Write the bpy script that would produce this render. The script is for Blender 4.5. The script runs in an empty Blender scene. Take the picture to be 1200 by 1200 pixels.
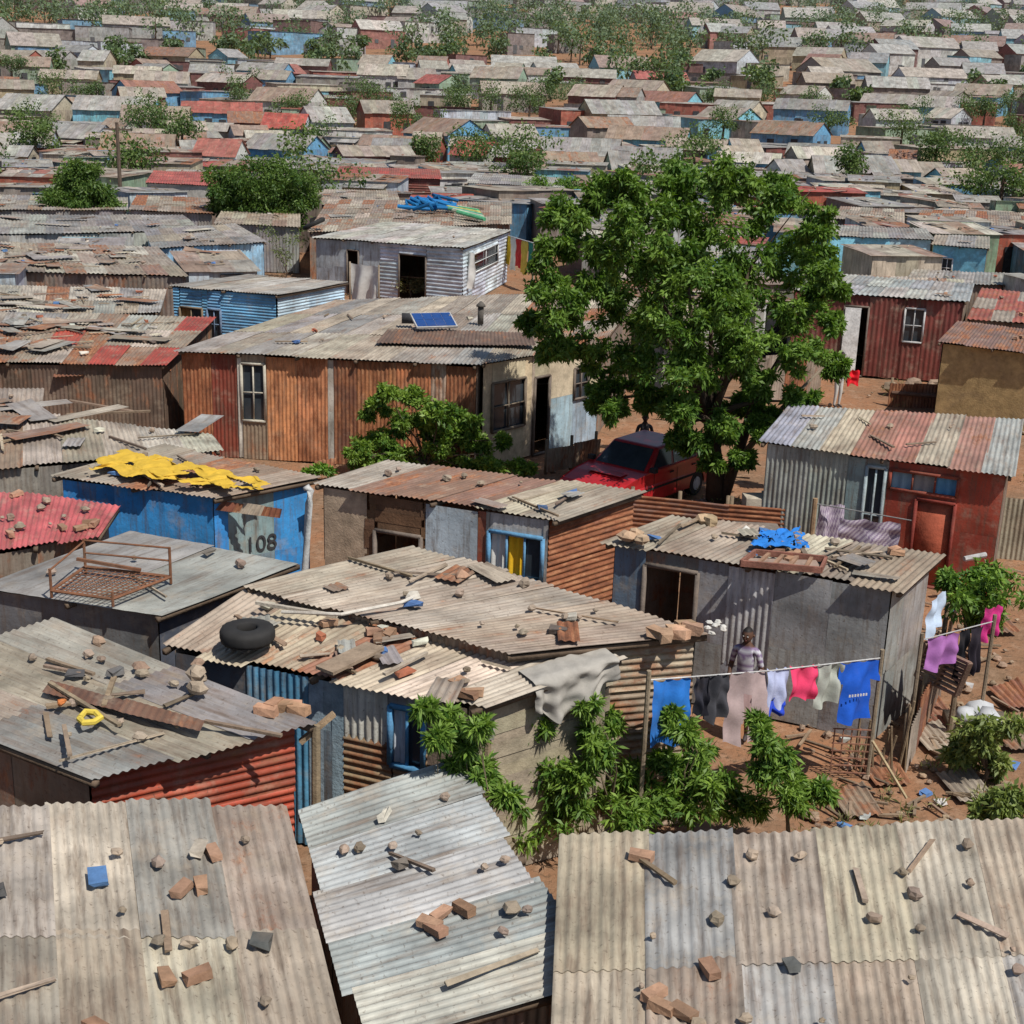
import bpy, math, random
import numpy as np
from mathutils import Vector, Matrix, noise as mnoise
random.seed(7); RNG=np.random.default_rng(7)
scene=bpy.context.scene
# ------------------------------------------------------------------ camera
CAMH=8.9; FPX=1600.0
pitch=math.atan(500/1600); roll=math.radians(1.9)
CM=(Matrix.Translation((0,0,CAMH))@Matrix.Rotation(math.pi/2-pitch,4,'X')@Matrix.Rotation(roll,4,'Z'))
cd=bpy.data.cameras.new("camera"); cam=bpy.data.objects.new("camera",cd); scene.collection.objects.link(cam)
cam.matrix_world=CM; cd.sensor_width=36; cd.lens=48; cd.clip_end=6000; cd.clip_start=.1
scene.camera=cam
R3=CM.to_3x3()
def ray(u,v): return R3@Vector(((u-600)/FPX,-(v-600)/FPX,-1))
def P(u,v,z=0.0):
    """world position at height z on the camera ray through a pixel"""
    d=ray(u,v); t=(z-CAMH)/d.z
    return Vector((0,0,CAMH))+d*t
def PD(u,v,y):
    d=ray(u,v); return Vector((0,0,CAMH))+d*(y/d.y)
# ------------------------------------------------------------------ world
w=bpy.data.worlds.new("World"); scene.world=w; w.use_nodes=True
nt=w.node_tree; bg=nt.nodes["Background"]; sk=nt.nodes.new("ShaderNodeTexSky")
SUN=Vector((0.50,-0.55,1.15)).normalized()
el=math.asin(SUN.z); az=math.atan2(SUN.x,SUN.y)
sk.sky_type='NISHITA'; sk.sun_disc=False; sk.sun_elevation=el; sk.sun_rotation=az; sk.dust_density=1.0
nt.links.new(sk.outputs[0],bg.inputs[0]); bg.inputs[1].default_value=0.082
sl=bpy.data.lights.new("sun","SUN"); sl.energy=5.0; sl.angle=math.radians(.5); sl.color=(1,.955,.87)
so=bpy.data.objects.new("sun",sl); scene.collection.objects.link(so)
so.rotation_euler=(-SUN).to_track_quat('-Z','Y').to_euler()
scene.view_settings.view_transform='Standard'; scene.view_settings.look='None'; scene.view_settings.exposure=0
# ------------------------------------------------------------------ materials
def newmat(n):
    m=bpy.data.materials.new(n); m.use_nodes=True; t=m.node_tree
    return m,t,t.nodes["Principled BSDF"]
def nd(t,k,**kw):
    n=t.nodes.new(k)
    for a,b in kw.items(): setattr(n,a,b)
    return n
def noise(t,vec,scale,detail=5,rough=.6):
    n=nd(t,"ShaderNodeTexNoise"); n.inputs["Scale"].default_value=scale; n.inputs["Detail"].default_value=detail; n.inputs["Roughness"].default_value=rough
    if vec is not None: t.links.new(vec,n.inputs["Vector"])
    return n.outputs["Fac"]
def mr(t,val,a,b,c,d):
    n=nd(t,"ShaderNodeMapRange"); t.links.new(val,n.inputs[0])
    for i,x in enumerate((a,b,c,d)): n.inputs[i+1].default_value=x
    return n.outputs[0]
def mth(t,op,a,b):
    n=nd(t,"ShaderNodeMath",operation=op)
    for i,x in enumerate((a,b)):
        if isinstance(x,(int,float)): n.inputs[i].default_value=x
        else: t.links.new(x,n.inputs[i])
    return n.outputs[0]
def mix(t,f,a,b,mode='MIX'):
    n=nd(t,"ShaderNodeMix",data_type='RGBA',blend_type=mode)
    if isinstance(f,(int,float)): n.inputs[0].default_value=f
    else: t.links.new(f,n.inputs[0])
    for i,x in ((6,a),(7,b)):
        if isinstance(x,tuple): n.inputs[i].default_value=(*x[:3],1)
        else: t.links.new(x,n.inputs[i])
    return n.outputs[2]
def vscale(t,vec,s):
    n=nd(t,"ShaderNodeVectorMath",operation='MULTIPLY'); t.links.new(vec,n.inputs[0]); n.inputs[1].default_value=s
    return n.outputs[0]
def bump(t,bs,h,strength,dist=.02):
    n=nd(t,"ShaderNodeBump"); n.inputs["Strength"].default_value=strength; n.inputs["Distance"].default_value=dist
    t.links.new(h,n.inputs["Height"]); t.links.new(n.outputs[0],bs.inputs["Normal"])
def scal(t,col,val):
    n=nd(t,"ShaderNodeVectorMath",operation='SCALE'); t.links.new(col,n.inputs[0]); t.links.new(val,n.inputs["Scale"])
    return n.outputs[0]
def make_metal():
    m,t,b=newmat("weathered_corrugated_iron")
    c=nd(t,"ShaderNodeAttribute",attribute_name="Col"); s=nd(t,"ShaderNodeAttribute",attribute_name="suv")
    v=s.outputs["Vector"]
    n1=noise(t,v,.9,4,.65)
    base=scal(t,c.outputs["Color"],mr(t,n1,.3,.7,.5,1.3))
    st=noise(t,vscale(t,v,(9,.9,1)),1.0,4,.7)
    base=mix(t,mr(t,st,.48,.70,0,.75),base,(.125,.088,.064))
    du=noise(t,v,2.0,4,.7)
    base=mix(t,mr(t,du,.53,.72,0,.42),base,(.42,.345,.26))
    rn=noise(t,vscale(t,v,(2.2,.9,1)),1.3,6,.72)
    rv=mth(t,'ADD',rn,mth(t,'MULTIPLY',mth(t,'SUBTRACT',c.outputs["Alpha"],.5),.62))
    wash=mr(t,rv,.30,.50,0,.25)
    base=mix(t,wash,base,(.25,.14,.09))
    rmask=mr(t,rv,.46,.58,0,1)
    rc=nd(t,"ShaderNodeValToRGB"); e=rc.color_ramp.elements
    e[0].position=.3; e[0].color=(.06,.028,.018,1); e[1].position=.7; e[1].color=(.48,.25,.13,1)
    k=e.new(.5); k.color=(.26,.095,.043,1)
    t.links.new(noise(t,vscale(t,v,(5,1.3,1)),1.6,5,.75),rc.inputs[0])
    base=mix(t,mth(t,'MULTIPLY',rmask,.82),base,rc.outputs[0])
    sp=noise(t,v,22,2,.7)
    base=mix(t,mr(t,sp,.60,.72,0,.6),base,(.08,.055,.04))
    t.links.new(base,b.inputs["Base Color"])
    b.inputs["Metallic"].default_value=.08; t.links.new(mr(t,rmask,0,1,.55,.9),b.inputs["Roughness"])
    b.inputs["Specular IOR Level"].default_value=.3
    bump(t,b,noise(t,v,9,2,.7),.35,.02)
    return m
def make_generic(name,rough=.85,lo=.62,hi=1.22,bs=.4,spec=.2,sc=4):
    m,t,b=newmat(name)
    c=nd(t,"ShaderNodeAttribute",attribute_name="Col"); tc=nd(t,"ShaderNodeTexCoord"); o=tc.outputs["Object"]
    base=scal(t,c.outputs["Color"],mr(t,noise(t,o,sc,4,.7),.3,.7,lo,hi))
    base=mix(t,mr(t,noise(t,o,sc*.35,4,.7),.5,.72,0,.4 if lo<.8 else .12),base,(.20,.14,.10))
    t.links.new(base,b.inputs["Base Color"]); b.inputs["Roughness"].default_value=rough; b.inputs["Specular IOR Level"].default_value=spec
    bump(t,b,noise(t,o,sc*6,2,.7),bs,.02)
    return m
def make_simple(name,col,rough,spec=.5,metal=0):
    m,t,b=newmat(name); tc=nd(t,"ShaderNodeTexCoord")
    f=mr(t,noise(t,tc.outputs["Object"],3,3,.7),.3,.7,.75,1.2)
    v=nd(t,"ShaderNodeRGB"); v.outputs[0].default_value=(*col,1)
    t.links.new(scal(t,v.outputs[0],f),b.inputs["Base Color"])
    b.inputs["Roughness"].default_value=rough; b.inputs["Specular IOR Level"].default_value=spec; b.inputs["Metallic"].default_value=metal
    return m
METAL=make_metal(); GEN=make_generic("rough_painted_surface"); CLOTH=make_generic("washed_fabric",.95,.85,1.1,.15,.05,6)
SKIN=make_generic("skin_and_clothing",.65,.9,1.08,.05,.3,8)
GLASS=make_simple("dusty_window_glass",(.035,.045,.055),.12,.6)
CARP=make_simple("car_paint_red",(.40,.018,.022),.28,.5)
BLK=make_simple("black_rubber",(.025,.024,.024),.8,.25)
def make_leaf():
    m,t,b=newmat("leaf_surface"); c=nd(t,"ShaderNodeAttribute",attribute_name="Col")
    t.links.new(c.outputs["Color"],b.inputs["Base Color"]); b.inputs["Roughness"].default_value=.5; b.inputs["Specular IOR Level"].default_value=.3
    tr=nd(t,"ShaderNodeBsdfTranslucent"); g=nd(t,"ShaderNodeVectorMath",operation='MULTIPLY'); t.links.new(c.outputs["Color"],g.inputs[0]); g.inputs[1].default_value=(1.5,1.6,.6)
    t.links.new(g.outputs[0],tr.inputs[0]); mx=nd(t,"ShaderNodeMixShader"); mx.inputs[0].default_value=.28
    t.links.new(b.outputs[0],mx.inputs[1]); t.links.new(tr.outputs[0],mx.inputs[2])
    t.links.new(mx.outputs[0],t.nodes["Material Output"].inputs[0]); return m
LEAF=make_leaf()
def make_ground():
    m,t,b=newmat("red_soil"); tc=nd(t,"ShaderNodeTexCoord"); o=tc.outputs["Object"]
    a=mix(t,mr(t,noise(t,o,.35,5,.65),.35,.65,0,1),(.31,.15,.08),(.19,.12,.075))
    a=mix(t,mr(t,noise(t,o,2.5,5,.7),.5,.7,0,.7),a,(.35,.23,.155))
    a=mix(t,mr(t,noise(t,o,11,4,.7),.55,.66,0,.75),a,(.09,.063,.04))
    t.links.new(a,b.inputs["Base Color"]); b.inputs["Roughness"].default_value=.95; b.inputs["Specular IOR Level"].default_value=.1
    bump(t,b,noise(t,o,6,5,.7),.6,.08); return m
MATS=[METAL,GEN,CLOTH,SKIN,GLASS,CARP,BLK,LEAF]
mM,mG,mC,mS,mGl,mCar,mB,mL=range(8)
# ------------------------------------------------------------------ mesh builder
def empty(name,loc=(0,0,0)):
    e=bpy.data.objects.new(name,None); scene.collection.objects.link(e); e.location=loc; e.empty_display_size=.3; return e
class MB:
    def __init__(s): s.v=[];s.f=[];s.c=[];s.uv=[];s.m=[];s.n=0
    def add(s,v,f,col,mat,uv=None,al=.2):
        v=np.asarray(v,float).reshape(-1,3); k=len(v)
        s.v.append(v); s.f+= [tuple(int(i)+s.n for i in q) for q in f]; s.m+=[mat]*len(f)
        c=np.asarray(col,float)
        if c.ndim==1: c=np.tile(np.append(c[:3],al),(k,1))
        s.c.append(c); s.uv.append(v if uv is None else uv); s.n+=k
    def box(s,c,size,col,mat=mG,rot=None,jit=0,al=.2):
        h=np.array(size)/2; q=np.array([[x,y,z] for x in(-1,1) for y in(-1,1) for z in(-1,1)])*h
        if jit: q=q+RNG.uniform(-jit,jit,q.shape)
        if rot is not None: q=q@np.array(rot.to_3x3()).T
        s.add(q+np.array(c),[(0,1,3,2),(4,6,7,5),(0,4,5,1),(2,3,7,6),(0,2,6,4),(1,5,7,3)],col,mat,al=al)
    def bar(s,a,b,wd,th,col,mat=mG,up=(0,0,1),al=.2):
        a=Vector(a);b=Vector(b);d=b-a;L=d.length
        if L<1e-5:return
        x=d/L;u=Vector(up);y=u.cross(x)
        if y.length<1e-3:y=Vector((1,0,0)).cross(x)
        y.normalize();z=x.cross(y)
        s.box((a+b)/2,(L,wd,th),col,mat,Matrix((x,y,z)).transposed(),al=al)
    def tube(s,pts,rad,col,mat=mG,n=7,cap=True,al=.2):
        pts=[Vector(p) for p in pts]; V=[]
        if isinstance(rad,(int,float)): rad=[rad]*len(pts)
        for i,p in enumerate(pts):
            d=(pts[min(i+1,len(pts)-1)]-pts[max(i-1,0)]).normalized()
            x=d.cross(Vector((0,0,1)));
            if x.length<.05: x=d.cross(Vector((0,1,0)))
            x.normalize();y=d.cross(x)
            for k in range(n):
                a=2*math.pi*k/n; V.append(p+(x*math.cos(a)+y*math.sin(a))*rad[i])
        F=[(i*n+k,i*n+(k+1)%n,(i+1)*n+(k+1)%n,(i+1)*n+k) for i in range(len(pts)-1) for k in range(n)]
        if cap: F+=[tuple(range(n))[::-1],tuple(range((len(pts)-1)*n,len(pts)*n))]
        s.add([tuple(q) for q in V],F,col,mat,al=al)
    def rock(s,c,r,col,mat=mG,flat=.7):
        n=6;m=4;V=[];F=[];ph=random.random()*9
        V.append((0,0,1))
        for i in range(1,m):
            for k in range(n):
                th=math.pi*i/m;a=2*math.pi*k/n+ph; V.append((math.sin(th)*math.cos(a),math.sin(th)*math.sin(a),math.cos(th)))
        V.append((0,0,-1)); V=np.array(V)*RNG.uniform(.72,1.15,(len(V),1))*np.array([r*random.uniform(.8,1.4),r,r*flat])
        a=random.random()*6; ro=np.array([[math.cos(a),-math.sin(a),0],[math.sin(a),math.cos(a),0],[0,0,1]])
        V=V@ro.T
        for k in range(n): F.append((0,1+k,1+(k+1)%n)); F.append((len(V)-1,1+(m-2)*n+(k+1)%n,1+(m-2)*n+k))
        for i in range(m-2):
            for k in range(n): F.append((1+i*n+k,1+(i+1)*n+k,1+(i+1)*n+(k+1)%n,1+i*n+(k+1)%n))
        s.add(V+np.array(c),F,col,mat)
    def grid(s,fn,nu,nv,col,mat,mask=None,colfn=None):
        V=[];F=[];C=[]
        for j in range(nv+1):
            for i in range(nu+1):
                V.append(tuple(fn(i/nu,j/nv)))
                if colfn: C.append((*colfn(i/nu,j/nv),.2))
        for j in range(nv):
            for i in range(nu):
                if mask is None or mask((i+.5)/nu,(j+.5)/nv):
                    a=j*(nu+1)+i; F.append((a,a+1,a+nu+2,a+nu+1))
        s.add(V,F,np.array(C) if colfn else col,mat)
    def build(s,name,parent=None,smooth=False,bevel=0,sharp=None):
        if not s.n: return None
        me=bpy.data.meshes.new(name); V=np.concatenate(s.v)
        me.from_pydata(V.tolist(),[],s.f)
        a=me.attributes.new("Col",'FLOAT_COLOR','POINT'); a.data.foreach_set("color",np.concatenate(s.c).astype(np.float32).ravel())
        a=me.attributes.new("suv",'FLOAT_VECTOR','POINT'); a.data.foreach_set("vector",np.concatenate(s.uv).astype(np.float32).ravel())
        for m in MATS: me.materials.append(m)
        me.polygons.foreach_set("material_index",np.array(s.m,dtype=np.int32))
        if smooth: me.polygons.foreach_set("use_smooth",np.ones(len(s.f),dtype=bool))
        me.update()
        o=bpy.data.objects.new(name,me); scene.collection.objects.link(o)
        if parent: o.parent=parent
        if bevel:
            bm=o.modifiers.new("bevel","BEVEL"); bm.width=bevel; bm.segments=2; bm.limit_method='ANGLE'
        return o
def jc(col,k=.12):
    f=1+random.uniform(-k,k); return tuple(max(0,c*f*(1+random.uniform(-.04,.04))) for c in col)
# palettes (rgb, rust)
TAN=[((.32,.28,.23),.24),((.40,.345,.275),.17),((.27,.235,.195),.31),((.35,.295,.235),.34),((.44,.39,.31),.12),((.29,.215,.165),.42)]
GREY=[((.30,.29,.275),.17),((.36,.35,.32),.14),((.25,.245,.235),.24),((.34,.315,.275),.24)]
RUSTY=[((.27,.205,.155),.56),((.32,.265,.21),.42),((.215,.125,.09),.7),((.37,.315,.255),.3),((.26,.11,.08),.56)]
RED=[((.38,.07,.05),.2),((.33,.08,.06),.35)]
MIXED=TAN+RUSTY+GREY+[((.36,.12,.09),.3)]
PALE=[((.46,.41,.34),.13),((.40,.345,.28),.24),((.34,.29,.235),.33),((.48,.44,.37),.09),((.29,.21,.16),.46)]
def patch(mb,c0,c1,c2,c3,pal,nref,pitch=.095,amp=.013,sw=.72,rl=2.3,jit=.05,lift=.016,swap=False,sag=.012,mat=mM,curl=.03,stripes=None,spw=5):
    c0,c1,c2,c3=[np.array(c,float) for c in (c0,c1,c2,c3)]
    if swap: c1,c3=c3,c1
    W=(np.linalg.norm(c1-c0)+np.linalg.norm(c2-c3))/2; L=(np.linalg.norm(c3-c0)+np.linalg.norm(c2-c1))/2
    if W<.02 or L<.02: return
    n=np.cross(c2-c0,c3-c1); n/=np.linalg.norm(n)+1e-9
    if np.dot(n,np.array(nref))<0: n=-n
    ns=max(1,round(W/sw)); nr=max(1,round(L/rl)); ph=random.random()*6
    for i in range(ns):
        for j in range(nr):
            a0=i/ns; a1=min(1,(i+1)/ns+.04/W); b0=j/nr; b1=(j+1)/nr
            if j>0: b0-=.12/L
            else: b0+=random.uniform(-jit,jit)/L
            if j==nr-1: b1+=random.uniform(-jit,jit)/L
            if amp>0: nu=max(4,int((a1-a0)*W/pitch*spw))
            else: nu=3
            nv=max(2,int((b1-b0)*L/.7))
            a=np.linspace(a0,a1,nu+1); b=np.linspace(b0,b1,nv+1); A,B=np.meshgrid(a,b)
            A2=A[...,None];B2=B[...,None]
            p=(1-B2)*((1-A2)*c0+A2*c1)+B2*((1-A2)*c3+A2*c2)
            cu=random.uniform(0,curl)*(1 if random.random()<.5 else .2)
            d=amp*np.sin(2*np.pi*A*W/pitch)+random.uniform(0,lift)+j*.006+sag*np.sin(A*W*1.3+ph)*np.sin(B*L*1.7+ph*2)
            d=d+cu*((A-a0)/(a1-a0+1e-9))**2*((B-b0)/(b1-b0+1e-9))**2
            p=p+n*d[...,None]
            ff=[(q*(nu+1)+k,q*(nu+1)+k+1,(q+1)*(nu+1)+k+1,(q+1)*(nu+1)+k) for q in range(nv) for k in range(nu)]
            if stripes:
                t=(i+.5)/ns; cc=[s for s in stripes if t<=s[0]] or [stripes[-1]]; col,ru=cc[0][1],cc[0][2]
            else: col,ru=random.choice(pal)
            col=jc(col,.1)
            ox,oy=random.uniform(0,80),random.uniform(0,80)
            uv=np.stack([A*W+ox,B*L+oy,np.zeros_like(A)],-1).reshape(-1,3)
            mb.add(p.reshape(-1,3),ff,(*col,),mat,uv,al=min(1,max(0,ru+random.uniform(-.08,.08))))
def wall(mb,A,B,segs,opens,n,far=False):
    A=Vector(A);B=Vector(B); Lw=(Vector((B.x,B.y,0))-Vector((A.x,A.y,0))).length
    def pt(t,z,o=0.): 
        p=A.lerp(B,t); return Vector((p.x,p.y,z))+Vector(n)*o
    def top(t): return A.z+(B.z-A.z)*t
    for (t0,t1,z0,z1,col,ru,st) in segs:
        cuts={t0,t1}
        for o in opens:
            for k in (0,1):
                if t0<o[k]<t1: cuts.add(o[k])
        cuts=sorted(cuts)
        for a,b in zip(cuts,cuts[1:]):
            m=(a+b)/2; zt=(lambda t,z1=z1: top(t) if z1 is None else min(z1,top(t)))
            iv=[]; cur=z0; ops=sorted([o for o in opens if o[0]<=m<=o[1]],key=lambda o:o[2])
            for o in ops:
                if o[2]>cur: iv.append((cur,o[2]))
                cur=max(cur,o[3])
            iv.append((cur,None))
            for lo,hi in iv:
                h0=zt(a) if hi is None else min(hi,zt(a)); h1=zt(b) if hi is None else min(hi,zt(b))
                if h0-lo<.03: continue
                kw=dict(v=dict(),h=dict(swap=True,sw=.7,rl=2.2),f=dict(amp=0,sw=1.1,rl=1.5,jit=.02,sag=.006,curl=.01),
                        p=dict(amp=0,swap=True,sw=.16,rl=2.5,jit=.06,lift=.015,curl=.01,mat=mG,sag=.003),
                        q=dict(amp=0,sw=.18,rl=4,jit=.07,lift=.015,curl=.01,mat=mG,sag=.003),
                        s=dict(amp=0,sw=3,rl=4,jit=0,lift=.0,curl=0,mat=mG,sag=.01))[st]
                kw=dict(kw)
                if st in 'vh':
                    if far: kw.update(pitch=.16,amp=.02,spw=4)
                    kw.setdefault('jit',.02); kw.setdefault('curl',.01)
                patch(mb,pt(a,lo),pt(b,lo),pt(b,h1),pt(a,h0),[(col,ru)],n,**kw)
    for o in opens:
        t0,t1,z0,z1,kind=o[:5]; col=o[5] if len(o)>5 else (.2,.17,.14)
        fr=o[6] if len(o)>6 else (.16,.13,.11)
        for a,b in ((pt(t0,z0,.025),pt(t0,z1,.025)),(pt(t1,z0,.025),pt(t1,z1,.025)),(pt(t0,z1,.025),pt(t1,z1,.025)),(pt(t0,z0,.025),pt(t1,z0,.025))):
            mb.bar(a,b,.06,.06,fr,up=n)
        if kind=='win':
            mb.bar(pt((t0+t1)/2,z0,.02),pt((t0+t1)/2,z1,.02),.035,.03,fr,up=n)
            if z1-z0>.7: mb.bar(pt(t0,(z0+z1)/2,.018),pt(t1,(z0+z1)/2,.018),.03,.03,fr,up=n)
            g=[pt(t0,z0,-.03),pt(t1,z0,-.03),pt(t1,z1,-.03),pt(t0,z1,-.03)]
            mb.add([tuple(q) for q in g],[(0,1,2,3)],col,mGl)
        if kind=='cur':
            k=len(col)
            for i,cc in enumerate(col):
                a=t0+(t1-t0)*i/k;b=t0+(t1-t0)*(i+1)/k
                if cc is None: 
                    g=[pt(a,z0,-.03),pt(b,z0,-.03),pt(b,z1,-.03),pt(a,z1,-.03)]; mb.add([tuple(q) for q in g],[(0,1,2,3)],(.1,.1,.1),mGl)
                else: mb.grid(lambda u,v,a=a,b=b: pt(a+(b-a)*u,z0+(z1-z0)*v,-.05+.02*math.sin(u*14)),14,3,cc,mC)
                mb.bar(pt(b,z0,.02),pt(b,z1,.02),.035,.03,fr,up=n)
        if kind=='door':
            mb.bar(pt((t0+t1)/2,z0+.03,-.02),pt((t0+t1)/2,z1-.03,-.02),.04,(t1-t0)*Lw-.06,col,up=Vector(n).cross(Vector((0,0,1))))
def debris(mb,c,n,kinds='bspt',big=1.0):
    c=[Vector(x) for x in c]
    for _ in range(n):
        a,b=random.uniform(.12,.88),random.uniform(.12,.88)
        p=c[0].lerp(c[1],a).lerp(c[3].lerp(c[2],a),b)+Vector((0,0,.035)); k=random.choice(kinds); r=random.random()*6.3
        ro=Matrix.Rotation(r,4,'Z')
        if k=='b':
            for q in range(random.randint(1,3)):
                mb.box(p+Vector((random.uniform(-.2,.2),random.uniform(-.2,.2),.03)),(.21*big,.10*big,.07*big),jc((.34,.20,.13),.35),mG,Matrix.Rotation(random.random()*6,4,'Z'),jit=.014)
        elif k=='s': mb.rock(p+Vector((0,0,.04)),random.uniform(.03,.09)*big,jc((.28,.22,.17),.3))
        elif k=='p': mb.box(p+Vector((0,0,.03)),(random.uniform(.3,1.2),random.uniform(.03,.06),.025),jc(random.choice([(.26,.19,.13),(.38,.31,.23),(.17,.13,.1)]),.2),mG,ro,jit=.01)
        elif k=='t':
            L=random.uniform(.25,.7);W=random.uniform(.15,.4); d=ro@Vector((1,0,0)); e=ro@Vector((0,1,0)); q=p+Vector((0,0,.02+random.random()*.03))
            patch(mb,q,q+d*W,q+d*W+e*L,q+e*L,[random.choice(TAN+GREY+RUSTY[:3])],(0,0,1),sw=2,curl=.06,pitch=.1,amp=.01)
        elif k=='w': mb.box(p+Vector((0,0,.04)),(random.uniform(.08,.24),random.uniform(.05,.14),.05),jc(random.choice([(.5,.48,.42),(.45,.41,.34),(.08,.16,.34),(.36,.12,.07),(.1,.1,.1),(.14,.12,.1)]),.2),mG,ro,jit=.025)
        elif k=='l':
            L=random.uniform(.6,1.7);W=random.uniform(.25,.6); d=ro@Vector((1,0,0)); e=ro@Vector((0,1,0)); q=p+Vector((0,0,.02+random.random()*.05))
            patch(mb,q,q+d*W,q+d*W+e*L,q+e*L,[random.choice(PALE+RUSTY[:2]+GREY)],(0,0,1),sw=2,curl=.15,amp=0)
FOOT=[]
def part(parent,roof,walls=None,pal=TAN,over=.16,stripes=None,db=6,kinds='bspt',wcol=((.22,.19,.16),.4),sw=.72,rl=2.3,rk=None):
    walls=walls or {}; c=[P(*q) for q in roof]
    cen=sum(c,Vector())/4; D=cen.y; far=D>45
    kw=dict(sw=sw,rl=rl,stripes=stripes,jit=.09)
    if far: kw.update(pitch=.16,amp=.02,spw=4)
    if rk: kw.update(rk)
    mb=MB(); patch(mb,*c,pal,(0,0,1),**kw)
    for t in np.linspace(.02,.98,max(3,int((c[1]-c[0]).length/1.2))):
        a=c[0].lerp(c[1],t);b=c[3].lerp(c[2],t); mb.bar(a-Vector((0,0,.06)),b-Vector((0,0,.06)),.06,.07,(.14,.10,.07))
    mb.build("roof",parent,smooth=True)
    q=[]
    for x in c:
        d=(cen-x);d.z=0;d.normalize(); q.append(x+d*over*1.35-Vector((0,0,.05)))
    mb=MB(); info={}
    for k,(i,j) in dict(F=(0,1),R=(1,2),B=(2,3),L=(3,0)).items():
        A,B=q[i],q[j]; n=Vector((B.y-A.y,-(B.x-A.x),0)).normalized()
        if n.dot(cen-A)>0: n=-n
        sp=walls.get(k)
        segs,opens=(sp if sp else ([(0,1,0,None,wcol[0],wcol[1],'v' if k in 'FR' else 'f')],[]))
        wall(mb,A,B,segs,opens,n,far); info[k]=(A,B,n)
    mb.build("walls",parent,smooth=True)
    if db:
        mb=MB(); debris(mb,c,db,kinds); mb.build("roof_clutter",parent)
    for s,t in ((.25,.3),(.75,.3),(.25,.75),(.75,.75)):
        f=c[0].lerp(c[1],s).lerp(c[3].lerp(c[2],s),t); FOOT.append((f.x,f.y,max((c[0]-c[1]).length,(c[1]-c[2]).length)/4+.4))
    return c,info
def S(t0,t1,col,ru=.3,st='v',z0=0,z1=None): return (t0,t1,z0,z1,col,ru,st)

# =========================================================== buildings
E=empty("rusted_iron_shack")
mar=(.20,.045,.03)
c_s1,i_s1=part(E,[(203,411,2.6),(563,429,2.6),(632,345,2.75),(395,352,2.75)],
 {'F':([S(0,.1,(.46,.15,.06),.68),S(.1,.19,mar,.25),S(.19,.205,(.6,.56,.5),.1),S(.205,.29,(.35,.28,.2),.4),S(.29,.5,(.64,.27,.12),.5),S(.5,.52,(.5,.46,.4),.1,'f'),S(.52,.6,(.18,.07,.045),.55),S(.6,.85,(.56,.21,.085),.56),S(.85,.9,(.5,.35,.28),.45),S(.9,1,(.40,.15,.08),.75)],
       [(.205,.285,.95,2.35,'win',(.1,.1,.1),(.45,.42,.35))])},pal=TAN[:5]+GREY,db=9,kinds='ppsw',rl=2.8)
c_s1b,_=part(E,[(563,427,2.6),(706,404,2.55),(748,350,2.65),(632,345,2.75)],
 {'F':([S(0,.4,(.55,.45,.31),.1,'s'),S(.4,.55,(.42,.36,.27),.1,'s'),S(.55,1,(.58,.49,.35),.1,'s',1.35),S(.55,1,(.36,.47,.56),.05,'f',0,1.35)],
       [(.07,.34,.85,2.05,'win',(.1,.1,.1),(.2,.16,.12)),(.42,.55,0,1.98,'hole'),(.77,.9,1.2,2.0,'win')]) },pal=RUSTY+TAN,db=4)
mb=MB(); q=[P(440,405,2.66),P(628,408,2.66),P(622,392,2.72),P(455,388,2.72)]
patch(mb,*[x+Vector((0,0,.06)) for x in q],[((.15,.10,.075),.35)],(0,0,1)); mb.build("roof_patch",E,smooth=True)
E=empty("patchwork_shack")
part(E,[(365,567,2.4),(655,611,2.4),(757,578,2.5),(455,540,2.5)],
 {'F':([S(0,.2,(.42,.34,.24),.1,'s'),S(.2,.47,(.15,.085,.05),.3,'p'),S(.47,.7,(.38,.44,.50),.08,'f'),S(.7,.735,(.3,.08,.05),.3,'f'),S(.735,1,(.42,.42,.4),.2,'f')],
       [(.24,.45,0,1.75,'hole'),(.75,.98,1.3,2.05,'cur',[(.6,.6,.58),(.75,.45,.03),None],(.12,.3,.5))]),
  'R':([S(0,1,(.36,.14,.09),.7,'h')],[])},
 stripes=[(.12,(.38,.35,.30),.18),(.22,(.30,.28,.25),.22),(.42,(.21,.13,.10),.42),(.5,(.36,.30,.25),.35),(.6,(.24,.14,.11),.42),(.85,(.42,.36,.28),.15),(1,(.33,.29,.24),.28)],db=12,kinds='pptsssw')
mb=MB(); a=P(600,585,2.47); mb.bar(a,P(680,565,2.5),.22,.03,(.42,.36,.28)); mb.build("loose_board",E)
E=empty("grey_shack")
g1=(.29,.295,.30)
c_m2,i_m2=part(E,[(705,635,2.35),(1061,694,2.35),(1108,652,2.45),(790,603,2.45)],
 {'F':([S(0,.12,(.15,.20,.28),.15,'f'),S(.12,.32,(.2,.2,.2),.3,'f'),S(.32,.43,(.27,.27,.27),.12,'f'),S(.43,.6,(.46,.47,.48),.06,'v',.75),S(.43,.6,(.22,.23,.25),.2,'f',0,.8),S(.6,.8,(.34,.34,.34),.08,'f'),S(.8,1,g1,.10,'f')],
       [(.12,.32,0,2.1,'hole')]),
  'R':([S(0,.35,(.33,.33,.33),.15,'f'),S(.35,1,(.38,.38,.37),.2,'f')],[])},
 pal=TAN+GREY[:2]+TAN+RUSTY[:2],db=30,kinds='bsssptpw')
E=empty("red_door_shack")
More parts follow.
